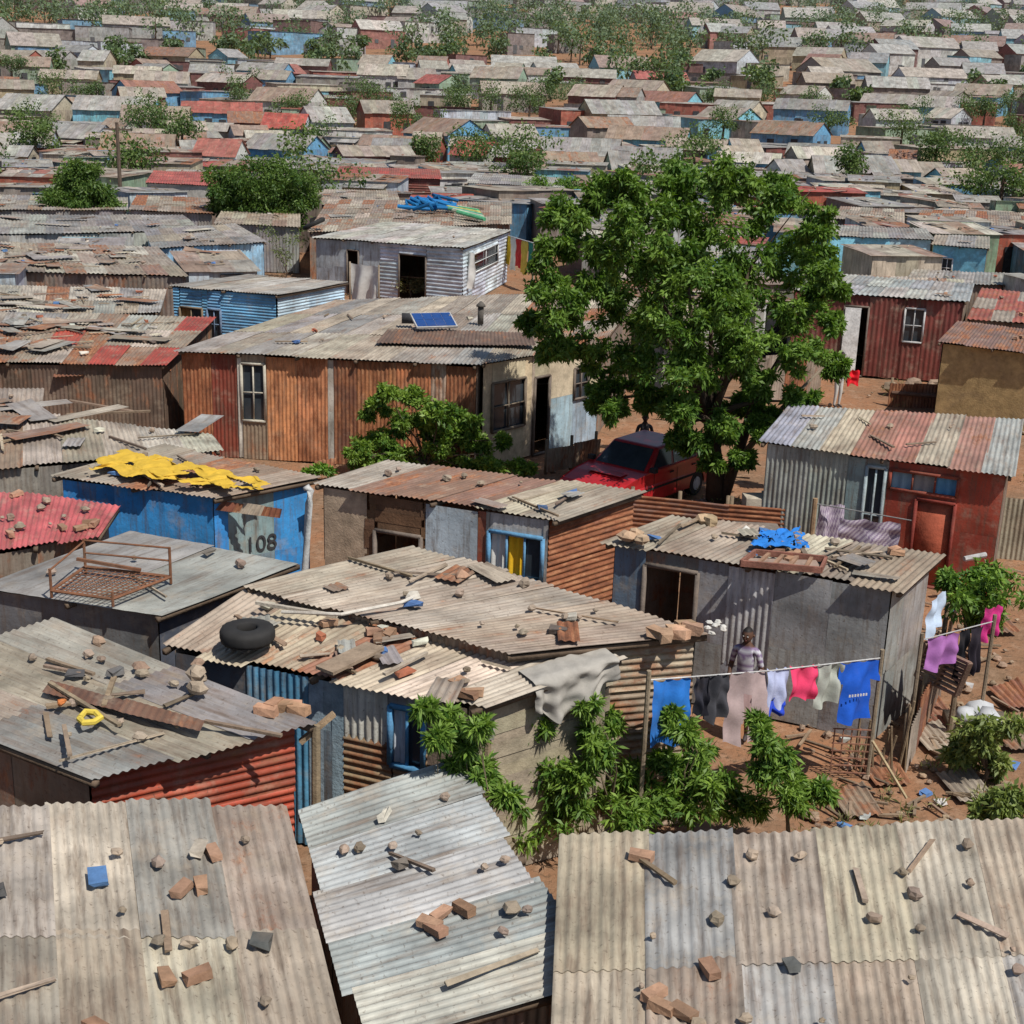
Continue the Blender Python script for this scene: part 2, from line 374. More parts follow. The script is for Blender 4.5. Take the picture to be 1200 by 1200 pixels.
c_m3,i_m3=part(E,[(888,518,2.4),(1190,559,2.4),(1200,492,2.6),(925,474,2.6)],
 {'F':([S(0,.36,(.34,.37,.34),.12,'v'),S(.36,.43,(.2,.27,.28),.2,'f'),S(.43,.53,(.3,.3,.28),.3,'f'),S(.53,1,(.34,.06,.038),.12,'f')],
       [(.44,.52,.3,2.2,'win',(.1,.1,.1),(.3,.36,.38)),(.54,.82,1.82,2.2,'cur',[(.25,.38,.48),(.3,.3,.3),(.12,.3,.5)],(.25,.06,.04)),(.66,.82,0,1.7,'door',(.36,.09,.05),(.2,.04,.03))])},
 stripes=[(.1,(.30,.33,.38),.1),(.2,(.36,.35,.33),.14),(.4,(.42,.36,.29),.22),(.46,(.40,.19,.15),.3),(.54,(.42,.35,.28),.25),(.6,(.38,.18,.14),.34),(.8,(.45,.39,.32),.2),(.88,(.38,.21,.17),.34),(1,(.33,.34,.34),.18)],db=7,kinds='psw',rl=3,sw=.6)
E=empty("maroon_shack")
mm=(.20,.055,.045)
c_m4,i_m4=part(E,[(925,340,2.7),(1136,354,2.7),(1142,333,2.8),(960,320,2.8)],
 {'F':([S(0,1,mm,.0,'v')],[(.31,.455,0,2.3,'hole'),(.67,.785,1.25,2.35,'win',(.1,.1,.1),(.5,.5,.5))])},pal=[((.33,.34,.34),.1),((.40,.39,.36),.15)],db=3)
A,B,n=i_m4['F']; mb=MB(); a=A.lerp(B,.315);b=A.lerp(B,.41); a.z=b.z=0
mb.box(((a+b)/2+Vector((0,0,1.15))+n*.06),((b-a).length,.05,2.2),(.78,.78,.76),mG,Matrix.Rotation(math.atan2((b-a).y,(b-a).x),4,'Z')); mb.build("door",E)
E=empty("ochre_shack"); part(E,[(1098,401,2.3),(1230,417,2.3),(1240,390,2.5),(1122,376,2.5)],{'F':([S(0,1,(.47,.32,.15),.1,'s')],[])},pal=[((.20,.13,.11),.45),((.24,.18,.15),.35)],db=2)
E=empty("striped_roof_shack"); part(E,[(1133,373,2.2),(1240,382,2.2),(1240,347,2.4),(1150,338,2.4)],pal=RED+TAN[:2],db=3)
E=empty("light_blue_house"); cy=(.26,.62,.76)
part(E,[(968,276,2.6),(1096,281,2.6),(1085,268,2.7),(975,264,2.7)],{'F':([S(0,.6,cy,.0,'s'),S(.6,1,(.42,.66,.76),.0,'s')],[(.35,.48,1.1,1.9,'win')])},pal=GREY,db=0)
part(E,[(1090,286,2.4),(1160,292,2.4),(1160,278,2.6),(1096,275,2.6)],{'F':([S(0,1,(.20,.54,.76),.0,'s')],[(.2,.4,.9,1.8,'win',(.1,.1,.1),(.6,.6,.6))])},pal=GREY+TAN[:2],db=2)
for r,p in (([(985,336,2.0),(1130,343,2.0),(1130,328,2.1),(1000,322,2.1)],TAN),([(1060,330,1.9),(1180,334,1.9),(1180,320,2.0),(1070,316,2.0)],GREY),
            ([(975,256,2.2),(1060,262,2.2),(1060,246,2.3),(985,242,2.3)],TAN),([(1070,262,2.2),(1230,268,2.2),(1220,250,2.3),(1080,246,2.3)],TAN+RUSTY)):
    E=empty("tin_shack"); part(E,r,pal=p,db=7,kinds='psw')
E=empty("blue_shack"); bl=(.18,.44,.70)
part(E,[(195,335,2.4),(326,346,2.4),(410,331,2.4),(290,322,2.55)],
 {'F':([S(0,1,bl,.0,'h')],[(.06,.28,.8,1.75,'cur',[(.28,.18,.08),None],(.2,.15,.1)),(.33,.46,.8,1.75,'win',(.1,.1,.1),(.14,.2,.3))]),
  'R':([S(0,1,(.52,.68,.80),.0,'h')],[])},pal=GREY,db=0)
E=empty("white_shack")
part(E,[(365,278,2.3),(545,291,2.45),(600,270,2.4),(455,260,2.5)],
 {'F':([S(0,.45,(.42,.46,.50),.02,'f'),S(.45,1,(.56,.62,.70),.0,'h')],[(.22,.3,0,1.9,'hole'),(.58,.76,0,1.95,'hole')]),
  'R':([S(0,1,(.64,.72,.82),.0,'h')],[(.2,.75,1.2,2.0,'win',(.1,.1,.1),(.6,.62,.62))])},pal=[((.40,.39,.36),.08),((.44,.42,.38),.1)],db=1)
E=empty("white_house"); part(E,[(546,214,2.5),(662,220,2.5),(655,208,2.7),(556,203,2.7)],{'F':([S(0,1,(.62,.68,.74),.05,'s')],[(.3,.5,1,1.9,'win',(.1,.1,.1),(.15,.3,.5)),(.7,.85,1,1.9,'win')])},pal=GREY,db=0)
E=empty("maroon_store"); part(E,[(392,206,2.6),(518,210,2.6),(515,199,2.8),(398,195,2.8)],{'F':([S(0,1,(.2,.06,.05),.2,'h')],[])},pal=RED,db=0)
E=empty("red_roof_house"); part(E,[(170,214,2.6),(255,218,2.6),(255,203,2.8),(180,200,2.8)],{'F':([S(0,1,(.5,.48,.45),.05,'s')],[])},pal=[((.42,.10,.08),.1)],db=0)
for r,p,d,wc in (([(-60,276,2.3),(238,270,2.3),(215,252,2.4),(-40,252,2.4)],GREY,10,((.4,.4,.38),.1)),
           ([(178,291,2.3),(314,284,2.3),(275,262,2.4),(168,270,2.4)],GREY+TAN[:2],5,((.32,.54,.72),.0)),
           ([(-70,316,2.2),(222,324,2.2),(185,290,2.3),(-60,282,2.3)],TAN+PALE,60,((.2,.17,.15),.4)),
           ([(-70,376,2.2),(188,366,2.2),(196,340,2.3),(-60,332,2.3)],RUSTY[:2]+PALE+GREY[:2],60,((.14,.10,.07),.4)),
           ([(-90,424,2.2),(196,428,2.2),(255,372,2.4),(-60,364,2.4)],RUSTY[:2]+RED[:1]+PALE+GREY[:2],70,((.12,.09,.07),.4)),
           ([(-90,505,2.2),(48,492,2.2),(52,455,2.4),(-80,455,2.4)],RUSTY+TAN,10,((.12,.09,.07),.4)),
           ([(360,272,2.2),(600,262,2.2),(600,238,2.3),(385,234,2.3)],RUSTY[:2]+TAN,40,((.2,.17,.15),.4)),
           ([(250,262,2.2),(352,266,2.2),(352,246,2.3),(262,243,2.3)],TAN,8,((.3,.3,.3),.2)),
           ([(-40,246,2.2),(150,246,2.2),(150,232,2.3),(-30,228,2.3)],GREY+TAN,10,((.3,.3,.3),.2)),
           ([(150,246,2.2),(250,250,2.2),(245,232,2.3),(160,229,2.3)],RUSTY+TAN,6,((.3,.3,.3),.2)),
           ([(370,240,2.2),(470,240,2.2),(465,224,2.3),(380,222,2.3)],TAN,6,((.3,.3,.3),.2)),
           ([(-80,556,2.3),(262,527,2.3),(248,509,2.4),(-60,474,2.5)],PALE,16,((.3,.28,.25),.2))):
    E=empty("tin_shack"); part(E,r,pal=p,db=d,kinds='pplltsw',wcol=wc)
E=empty("timber_shed"); mb=MB()
for u,v in ((70,492),(118,488),(165,485),(188,492),(200,470),(75,470)):
    b=P(u,v,0); mb.tube([b,b+Vector((.03,0,1.9))],.06,(.2,.13,.08))
for k in range(12):
    a=P(random.uniform(55,130),random.uniform(455,490),random.uniform(.3,1.6)); mb.bar(a,a+Vector((random.uniform(1,2.5),random.uniform(-.3,.3),random.uniform(-.3,.4))),.1,.04,jc((.20,.14,.1),.3))
q=[P(62,442,1.9),P(200,435,1.9),P(205,420,2.0),P(66,424,2.0)]; patch(mb,*q,RUSTY,(0,0,1))
mb.build("timber_frame",E); FOOT.append((P(130,480,0).x,P(130,480,0).y,2.5))
E=empty("numbered_blue_shack"); nb=(.05,.30,.70)
c_l1,i_l1=part(E,[(58,558,2.3),(255,584,2.3),(376,561,2.35),(192,520,2.4)],
 {'F':([S(0,1,nb,.04,'f')],[]),
  'R':([S(0,.14,nb,.05,'f'),S(.14,.62,(.26,.38,.42),.08,'f'),S(.62,1,nb,.05,'f')],[])},pal=TAN+RUSTY[:2],db=14,kinds='psw')
A,B,n=i_l1['R']; cu=bpy.data.curves.new("house_number",'FONT'); cu.body="108"; cu.size=.40; cu.extrude=.002; cu.materials.append(make_simple("number_paint",(.03,.03,.035),.8))
o=bpy.data.objects.new("house_number",cu); scene.collection.objects.link(o); o.parent=E
x=(B-A);x.z=0;x.normalize();zz=Vector((0,0,1)); M=Matrix((x,zz,n)).transposed().to_4x4(); p=A.lerp(B,.30);p.z=1.2; M.translation=p+n*.035; o.matrix_world=M
mb=MB(); q=[P(250,600,2.0),P(328,610,2.0),P(332,596,2.2),P(262,586,2.2)]; patch(mb,*q,[((.32,.10,.06),.5),((.5,.42,.33),.3)],(0,0,1),sw=.4); mb.build("awning",E,smooth=True)
E=empty("yellow_tarp"); mb=MB(); q=[P(95,553,2.40),P(292,582,2.40),P(322,568,2.44),P(150,530,2.48)]
def tf(u,v):
    p=q[0].lerp(q[1],u).lerp(q[3].lerp(q[2],u),v); x=u*5;y=v*3
    e=.04*mnoise.noise(Vector((x*1.2,y*1.2,0)))+.045*mnoise.noise(Vector((x*3,y*3,3)))+.04*abs(mnoise.noise(Vector((x*7,y*3,8))))
    return p+Vector((.2*mnoise.noise(Vector((y*2,x,5))),.22*mnoise.noise(Vector((x*2,y,9))),.06+e))
mb.grid(tf,90,56,(.55,.36,.05),mC,mask=lambda u,v: mnoise.noise(Vector((u*6,v*3,2)))+.2*mnoise.noise(Vector((u*22,v*14,2)))>-.36 and v<.92+.25*mnoise.noise(Vector((u*7,1,1))) and v>.06+.12*mnoise.noise(Vector((u*9,5,1)))); mb.build("tarp_sheet",E,smooth=True)
E=empty("red_roof_shack"); part(E,[(-40,655,2.1),(118,627,2.1),(141,594,2.2),(-30,572,2.2)],pal=[((.48,.12,.12),.02),((.42,.12,.11),.08)],db=14,kinds='bss')
E=empty("flat_roof_shack")
c_l2,i_l2=part(E,[(-30,690,2.3),(188,722,2.3),(354,660,2.4),(155,620,2.4)],{'F':([S(0,1,(.15,.16,.17),.08,'f')],[]),'R':([S(0,1,(.10,.12,.15),.1,'f')],[])},
  pal=[((.31,.30,.28),.0),((.295,.285,.265),.02)],db=5,kinds='psw',sw=1.6,rl=4,rk=dict(amp=.002,pitch=.3,lift=.008))
E=empty("red_walled_shack")
c_f1,i_f1=part(E,[(108,914,2.3),(371,847,2.4),(62,724,2.5),(-190,800,2.4)],
 {'F':([S(0,1,(.46,.08,.04),.36,'h')],[]),'R':([S(0,1,(.2,.17,.14),.4,'v')],[])},pal=TAN[:4]+GREY+TAN[1:3],db=26,kinds='sspw',over=.2)
mb=MB()
patch(mb,*[P(*x) for x in ((48,812,2.47),(235,858,2.47),(240,848,2.49),(60,795,2.49))],[((.17,.09,.065),.3)],(0,0,1),sw=1,curl=.04,amp=.004)
for (u,v,r) in ((165,781,.09),(116,751,.1),(232,777,.08)): mb.rock(P(u,v,2.52),r,jc((.34,.24,.17)))
for (u,v,r,z) in ((232,806,.13,2.56),(230,788,.11,2.68),(236,795,.08,2.58)): mb.rock(P(u,v,z),r,(.36,.29,.22))
for u,v in ((312,832),(330,828),(350,831),(322,826),(340,826)): mb.box(P(u,v,2.47),(.24,.12,.09),jc((.42,.24,.15),.2),mG,Matrix.Rotation(random.random()*3,4,'Z'),jit=.015)
mb.tube([P(94,841,2.5),P(100,834,2.51),P(112,835,2.51),P(118,841,2.5),P(110,846,2.5),P(98,847,2.5),P(93,842,2.5)],.035,(.60,.46,.08),mC)
mb.rock(P(72,823,2.54),.05,(.6,.2,.06))
for a,b in (((55,772),(110,790)),((52,780),(95,789)),((58,800),(140,850)),((75,850),(82,885)),((240,845),(330,862))): mb.bar(P(*a,2.5),P(*b,2.5),.045,.03,jc((.24,.18,.13)))
mb.build("roof_stones",E)
E=empty("double_roof_shack")
c_a,i_a=part(E,[(285,687,2.58),(602,768,2.6),(836,744,2.62),(486,638,2.7)],
 {'F':([S(0,1,(.25,.2,.16),.4,'v')],[]),'R':([S(0,.55,(.36,.27,.18),.3,'h'),S(.55,1,(.42,.34,.25),.4,'h')],[])},pal=PALE[:4]+TAN[:4],db=22,kinds='tpsssw',rl=2.6)
c_b,i_b=part(E,[(185,758,2.25),(561,832,2.3),(737,771,2.5),(288,691,2.5)],
 {'F':([S(0,.26,(.10,.12,.15),.2,'f'),S(.26,.48,(.10,.28,.44),.05,'v'),S(.48,.6,(.28,.36,.42),.12,'q'),S(.6,.75,(.58,.58,.55),.03,'v',1.55),S(.75,.88,(.3,.3,.3),.3,'f',1.35),S(.48,.6,(.2,.25,.3),.2,'f',0,1.6),S(.6,.88,(.42,.33,.2),.45,'h',0,1.6),S(.88,1,(.22,.17,.13),.4,'p')],
       [(.76,.87,1.35,2.1,'cur',[(.5,.54,.6),None],(.08,.25,.45))]),
  'R':([S(0,1,(.38,.32,.24),.2,'p')],[])},
 stripes=[(.1,(.40,.35,.28),.25),(.16,(.36,.15,.10),.5),(.3,(.45,.38,.29),.2),(.42,(.40,.33,.26),.3),(.5,(.30,.15,.10),.5),(.75,(.46,.39,.31),.2),(.85,(.50,.44,.35),.12),(1,(.42,.36,.29),.2)],db=40,kinds='pptbssswwt')
mb=MB()
for u,v in ((780,745),(792,738),(803,733),(812,736),(770,742),(798,742)): mb.box(P(u,v,2.7),(.22,.15,.11),jc((.40,.26,.17),.25),mG,Matrix.Rotation(random.random()*3,4,'Z'),jit=.025)
for k in range(9): mb.rock(P(838+random.uniform(-10,10),736+random.uniform(-8,6),2.68),.045,(.6,.58,.54))
mb.rock(P(541,674,2.74),.11,(.40,.24,.16)); mb.rock(P(484,698,2.72),.1,(.5,.46,.4))
mb.tube([P(330,717,2.6),P(400,720,2.66),P(470,706,2.74),P(490,697,2.74)],.022,(.58,.54,.48))
mb.bar(P(380,786,2.45),P(440,757,2.49),.28,.04,(.29,.22,.16)); mb.bar(P(300,706,2.62),P(395,722,2.6),.05,.04,(.45,.40,.33)); mb.bar(P(450,790,2.45),P(500,765,2.48),.05,.03,(.4,.34,.27))
mb.build("stones_and_poles",E)
A,B,n=i_b['R']; mb=MB(); ta,tb2=A.lerp(B,.42),A.lerp(B,1.0)
def tarp(u,v):
    p=ta.lerp(tb2,u)+Vector((0,0,.09)); 
    if v<.3: return p-n*(.3-v)*1.2+Vector((0,0,.02+.03*mnoise.noise(Vector((u*9,v*6,1)))))+n*.12
    k=(v-.3)/.7; return p+n*(.16+.07*k*math.sin(u*22+2*math.sin(u*5))+.06*mnoise.noise(Vector((u*6,k*4,2))))-Vector((0,0,.60*k*(1-.55*abs(u-.4)*2+.25*mnoise.noise(Vector((u*4,0,7))))+.05*math.sin(u*9)*k))
mb.grid(tarp,70,26,(.34,.32,.29),mC); mb.build("hanging_tarp",E,smooth=True)
E=empty("low_shed"); part(E,[(350,950,1.9),(430,1230,1.9),(720,1150,2.0),(535,889,2.0)],pal=[((.36,.36,.35),.08),((.40,.395,.37),.1),((.34,.36,.37),.05)],db=16,kinds='ssspwb')
E=empty("tin_shack"); part(E,[(-170,1290,2.2),(425,1300,2.2),(335,942,2.3),(-140,945,2.3)],pal=PALE[:2]+GREY[:2]+TAN[:2],db=28,kinds='ssspwb')
E=empty("tin_shack"); part(E,[(640,1330,2.1),(1330,1310,2.1),(1230,962,2.2),(655,985,2.2)],pal=PALE[:2]+GREY[:2]+TAN[:3],db=30,kinds='ssspwb')
# ------------------------------------------------------------------ terrain height and the rest of the settlement
def gz(y): 
    t=max(0,min(y,950)-120); return .098*t*t/(t+60)
WC=[(.4,.4,.38),(.25,.2,.17),(.14,.36,.58),(.40,.10,.06),(.64,.64,.6),(.2,.06,.05),(.22,.54,.66),(.45,.36,.22),(.3,.27,.24),(.6,.6,.58),(.55,.60,.66),(.30,.42,.30),(.55,.48,.36)]
def farshack(mb,x,y,rot,w,l,h,hz=0,simple=False):
    z0=gz(y)-.1; ro=np.array([[math.cos(rot),-math.sin(rot)],[math.sin(rot),math.cos(rot)]])
    def wp(a,b,z): p=ro@np.array([a,b]); return (x+p[0],y+p[1],z0+z)
    pal=random.choice([TAN,GREY,GREY,PALE,RUSTY,MIXED]+([RED] if random.random()<.3 else [])); tl=random.uniform(-.2,.35)
    gable=y>120 and random.random()<.45
    H=(.36,.40,.43)  # haze tint: distance haze is painted into roof and wall colours
    def haze_col(c): return tuple(a*(1-hz)+b*hz for a,b in zip(c,H))
    pl=[(haze_col(c),r*(1-hz)*.75) for c,r in pal]
    if gable: pl=[random.choice(pl)]
    o=.15; K=dict(amp=0,sw=4 if simple else .95,rl=6 if simple else 2.6,jit=.05)
    wc=random.choice(WC); wpal=[(haze_col(wc),.05),(haze_col(tuple(c*.88 for c in wc)),.15)]
    if gable:
        g=l*.28; tl=0
        patch(mb,wp(-w/2-o,-l/2-.3,h-.1),wp(w/2+o,-l/2-.3,h-.1),wp(w/2+o,0,h+g),wp(-w/2-o,0,h+g),pl,(0,0,1),**K)
        patch(mb,wp(-w/2-o,l/2+.3,h-.1),wp(w/2+o,l/2+.3,h-.1),wp(w/2+o,0,h+g),wp(-w/2-o,0,h+g),pl,(0,0,1),**K)
        for s in (-1,1): mb.add([wp(s*w/2,-l/2,h),wp(s*w/2,l/2,h),wp(s*w/2,0,h+g-.03)],[(0,1,2)],haze_col(wc),mG)
    else: patch(mb,wp(-w/2-o,-l/2-o,h),wp(w/2+o,-l/2-o,h),wp(w/2+o,l/2+o,h+tl),wp(-w/2-o,l/2+o,h+tl),pl,(0,0,1),**K)
    sides=(((-w/2,-l/2),(w/2,-l/2)),((w/2,-l/2),(w/2,l/2)),((-w/2,l/2),(-w/2,-l/2)),((-w/2,l/2),(w/2,l/2)))
    for a,b in sides[:3] if simple else sides:
        n=ro@np.array([b[1]-a[1],-(b[0]-a[0])]); patch(mb,wp(*a,-.5),wp(*b,-.5),wp(*b,h+.02+(tl if b[1]>0 else 0)),wp(*a,h+.02+(tl if a[1]>0 else 0)),wpal,(n[0],n[1],0),amp=0,sw=3 if simple else 1,rl=2.6,jit=0)
    for k in range(1 if y>400 else 2):
        t=random.uniform(-.35,.35)*w; z=1.0 if k==0 else 1.45
        mb.box(wp(t,-l/2-.04,z),(.85,.06,1.9 if k==0 else .8),haze_col((.03,.03,.035)) ,mG,Matrix.Rotation(rot,4,'Z'))
        if not simple: mb.box(wp(w/2+.04,t*l/w,1.45),(.05,.8,.7),haze_col((.03,.03,.035)),mG,Matrix.Rotation(rot,4,'Z'))
    return [wp(-w/2,-l/2,h),wp(w/2,-l/2,h),wp(w/2,l/2,h+tl),wp(-w/2,l/2,h+tl)] if not gable else None
def clr(u,v,r): p=P(u,v,0); return (p.x,p.y,r)
CLEAR=[clr(760,570,5.5),clr(1040,470,4),clr(1150,470,2.5),clr(850,480,4),clr(960,470,3),clr(620,300,1.5),clr(640,530,2),
 clr(400,350,2.5),clr(450,352,3),clr(510,352,3),clr(570,348,3),clr(620,340,3),clr(350,335,2),clr(220,400,1.5),
 clr(980,345,3),clr(1040,348,3),clr(1100,348,3),clr(1160,348,3),clr(940,345,2.5),clr(1000,375,2.5),clr(600,320,2),clr(240,318,2.5),clr(290,318,2.5)]
for v in (368,395,425,450):
    for u in range(350,660,40): CLEAR.append(clr(u,v,1.5))
for u in range(150,420,35): CLEAR+= [clr(u,445,1.3),clr(u,462,1.2)]
placed=[]; trees_far=[]; nsh=0
def free(x,y,r,k=.95): 
    return all((x-a)**2+(y-b)**2>((rr+r)*k)**2 for a,b,rr in FOOT+CLEAR+placed)
for att in range(9000):
    y=38+112*random.random()**.8; x=random.uniform(-1,1)*(y*.47+7); w_=random.uniform(2.6,8.5) if random.random()<.7 else random.uniform(2.2,4); l_=random.uniform(2.6,5.5)
    r=(w_+l_)/4
    if not free(x,y,r,.92): continue
    if w_>l_*1.4: 
        if not (free(x-w_*.3,y,l_*.4) and free(x+w_*.3,y,l_*.4)): continue
    placed.append((x,y,r))
    if w_>l_*1.4: placed.extend([(x-w_*.3,y,l_*.35),(x+w_*.3,y,l_*.35)])
    if y>85 and random.random()<.10: trees_far.append((x,y)); continue
    e=empty("tin_shack"); m=MB(); h=random.uniform(1.9,2.8); ro_=random.gauss(.05,.25)
    if random.random()<.12: ro_+=.8; w_=min(w_,l_*1.2)
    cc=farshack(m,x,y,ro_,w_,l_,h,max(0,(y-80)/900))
    if cc: debris(m,cc,random.randint(3,12),'ppswlw',1.3)
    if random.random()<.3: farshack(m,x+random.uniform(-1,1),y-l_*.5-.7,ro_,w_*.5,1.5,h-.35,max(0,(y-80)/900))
    m.build("shack_body",e); nsh+=1
far=MB(); yy=153
while yy<900:
    sp=9.5 if yy<260 else (14 if yy<450 else 20); half=yy*.44+8; xx=-half+random.uniform(0,sp)
    while xx<half:
        x=xx+random.uniform(-.3,.3)*sp; y=yy+random.uniform(-.5,.5)*sp
        tn=mnoise.noise(Vector((x*.02,y*.012,4)))
        if random.random()<(.20+max(0,tn)*1.4 if yy<300 else .34+max(0,tn)*1.4): trees_far.append((x,y))
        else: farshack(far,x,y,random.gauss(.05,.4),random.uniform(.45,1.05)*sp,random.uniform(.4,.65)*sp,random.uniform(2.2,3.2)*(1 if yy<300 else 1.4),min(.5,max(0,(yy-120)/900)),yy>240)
        xx+=sp*random.uniform(.8,1.25)
    yy+=sp*.85
far.build("distant_shacks")
# ------------------------------------------------------------------ ground
xs=np.unique(np.concatenate([np.linspace(-3000,3000,25),np.linspace(-60,60,121)])); ys=np.unique(np.concatenate([np.linspace(-500,0,6),np.linspace(5,100,96),np.arange(105,960,12.),np.linspace(1000,5000,9)]))
X,Y=np.meshgrid(xs,ys); Z=np.zeros_like(X)
for i in range(X.shape[0]):
    for j in range(X.shape[1]):
        if abs(X[i,j])<60 and 5<Y[i,j]<100: Z[i,j]=.06*mnoise.noise(Vector((X[i,j]*.5,Y[i,j]*.5,0)))-.03
        else: Z[i,j]=gz(Y[i,j])
me=bpy.data.meshes.new("ground"); nx=len(xs)
me.from_pydata(np.stack([X,Y,Z],-1).reshape(-1,3).tolist(),[],[(j*nx+i,j*nx+i+1,(j+1)*nx+i+1,(j+1)*nx+i) for j in range(len(ys)-1) for i in range(nx-1)])
me.materials.append(make_ground()); me.polygons.foreach_set("use_smooth",np.ones(len(me.polygons),dtype=bool)); g=bpy.data.objects.new("ground",me); scene.collection.objects.link(g)
# ------------------------------------------------------------------ foliage
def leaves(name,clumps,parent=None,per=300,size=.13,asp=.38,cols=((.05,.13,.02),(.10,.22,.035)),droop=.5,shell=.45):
    allv=[];allc=[]
    for cl in clumps:
        c,r=cl[0],cl[1]; k=int(per*(cl[2] if len(cl)>2 else 1)); sz=size*(cl[3] if len(cl)>3 else 1); hz=cl[4] if len(cl)>4 else 0
        d=RNG.normal(size=(k,3)); d/=np.linalg.norm(d,axis=1)[:,None]; rr=r*(shell+(1-shell)*RNG.random((k,1)))*RNG.uniform(.75,1.12,(k,1))
        p=np.array(c)+d*rr*np.array([1,1,.8])
        ax=RNG.normal(size=(k,3))+d*.7; ax[:,2]-=droop; ax/=np.linalg.norm(ax,axis=1)[:,None]
        sd=np.cross(ax,RNG.normal(size=(k,3))+np.array([0,0,.6])); sd/=np.linalg.norm(sd,axis=1)[:,None]+1e-9
        nn=np.cross(ax,sd)
        L=sz*RNG.uniform(.6,1.3,(k,1)); Wd=L*asp
        v=np.stack([p,p+ax*L*.45+sd*Wd*.5+nn*L*.06,p+ax*L-np.array([0,0,1])*L*.12,p+ax*L*.45-sd*Wd*.5+nn*L*.06],1)
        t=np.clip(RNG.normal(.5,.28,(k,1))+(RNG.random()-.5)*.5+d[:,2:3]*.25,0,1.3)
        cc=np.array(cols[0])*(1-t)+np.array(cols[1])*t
        cc=cc*(1-hz)+np.array([.24,.30,.30])*hz  # far foliage: aerial haze blended into the leaf colour
        allv.append(v.reshape(-1,3)); allc.append(np.repeat(cc,4,axis=0))
    V=np.concatenate(allv).astype(np.float32); C=np.concatenate(allc); C=np.concatenate([np.clip(C,0,1),np.ones((len(C),1))],1).astype(np.float32)
    n=len(V); q=n//4; me=bpy.data.meshes.new(name); me.vertices.add(n); me.vertices.foreach_set("co",V.ravel())
    me.loops.add(n); me.loops.foreach_set("vertex_index",np.arange(n,dtype=np.int32)); me.polygons.add(q)
    me.polygons.foreach_set("loop_start",np.arange(0,n,4,dtype=np.int32)); me.update(calc_edges=True); me.validate()
    a=me.attributes.new("Col",'FLOAT_COLOR','POINT'); a.data.foreach_set("color",C.ravel())
    me.materials.append(LEAF); o=bpy.data.objects.new(name,me); scene.collection.objects.link(o)
    if parent: o.parent=parent
    return o
def lobes(ls,y0,spread=1.0,sub=9,rs=.42):
    out=[];main=[]
    for l in ls:
        u,v,r=l[:3]; off=l[3] if len(l)>3 else random.uniform(-spread,spread)
        c=PD(u,v,y0+off); main.append((c,r))
        for k in range(sub):
            d=Vector((random.gauss(0,1),random.gauss(0,1),random.gauss(0,1))).normalized()
            out.append((c+Vector((d.x,d.y,d.z*.8))*r*random.uniform(.3,.98),r*rs*random.uniform(.65,1.25)))
    return out,main
bark=(.09,.065,.048)
def limbs(mb,base,hub,targets,r0=.16,col=bark,tw=3):
    base=Vector(base);hub=Vector(hub)
    mb.tube([base,base.lerp(hub,.5)+Vector((.06,0,0)),hub],[r0*1.25,r0,r0*.85],col,n=9)
    for t in targets:
        t=Vector(t); m=hub.lerp(t,.5)+Vector((random.uniform(-.2,.2),random.uniform(-.2,.2),.12*(t-hub).length)); mb.tube([hub-Vector((0,0,.1)),hub.lerp(m,.5)+Vector((random.uniform(-.1,.1),0,.05)),m,t],[r0*.5,r0*.38,r0*.22,r0*.06],col,n=6)
        for k in range(tw):
            e=t+Vector((random.uniform(-.8,.8),random.uniform(-.8,.8),random.uniform(-.5,.6)))*min(1,r0*6); mb.tube([m.lerp(t,.3*k+.1),e],[r0*.14,r0*.03],col,n=5)
E=empty("shade_tree"); tb=P(838,592,0); y0=tb.y
L=[(665,250,.62),(650,300,.6),(655,355,.7),(650,400,.62),(690,410,.7),(715,450,.5),(740,420,.65),(700,335,.8),(720,270,.8),(700,232,.6),
(770,240,.85),(760,310,.95),(770,370,.9),(790,430,.85),(835,225,.85),(840,290,1.0),(850,360,.95),(880,410,.75),(905,240,.75),(910,300,.85),(925,365,.8),(955,300,.55),(950,345,.5),(940,415,.55),(978,425,.35),(935,470,.42),(905,490,.42),
(800,480,.55),(815,520,.42,-1),(850,500,.45,-1),(795,510,.35,-1),(870,535,.3,-1),(835,540,.3,-.8),(890,500,.35,-.8),(720,485,.3),(700,470,.3),(955,265,.5),(860,215,.7),(790,212,.7),(730,222,.6),(920,222,.5),(625,380,.35),(890,455,.45),(760,460,.5),
(800,330,.9,.8),(820,400,.9,.6),(730,370,.8,.9),(880,330,.8,.9),(800,270,.8,1),(690,290,.6,.6),(860,430,.6,.9),(970,320,.35),(640,335,.5),(800,370,.8,-1.6),(840,330,.8,-1.6),(740,300,.7,-1.5),(985,340,.25),(975,380,.3),(865,470,.4,.5),(820,430,.6,-1.4),(860,400,.6,-1.5),(790,300,.7,-1.6)]
cl,mn=lobes(L,y0,1.7,13,.34)
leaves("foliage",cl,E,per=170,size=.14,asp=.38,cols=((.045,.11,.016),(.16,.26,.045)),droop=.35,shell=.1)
mb=MB(); hub=PD(832,490,y0); limbs(mb,tb,hub,[m[0] for m in mn[::5]],.18,tw=1) 
mb.tube([tb+Vector((.1,0,0)),PD(862,540,y0),PD(885,470,y0),PD(920,410,y0)],[.17,.13,.1,.05],bark,n=8); mb.tube([PD(850,560,y0),PD(905,490,y0-.3),PD(965,430,y0-.3)],[.09,.06,.025],(.2,.16,.12),n=7)
mb.build("trunk",E,smooth=True)
E=empty("leafy_bush"); b=P(500,565,0)
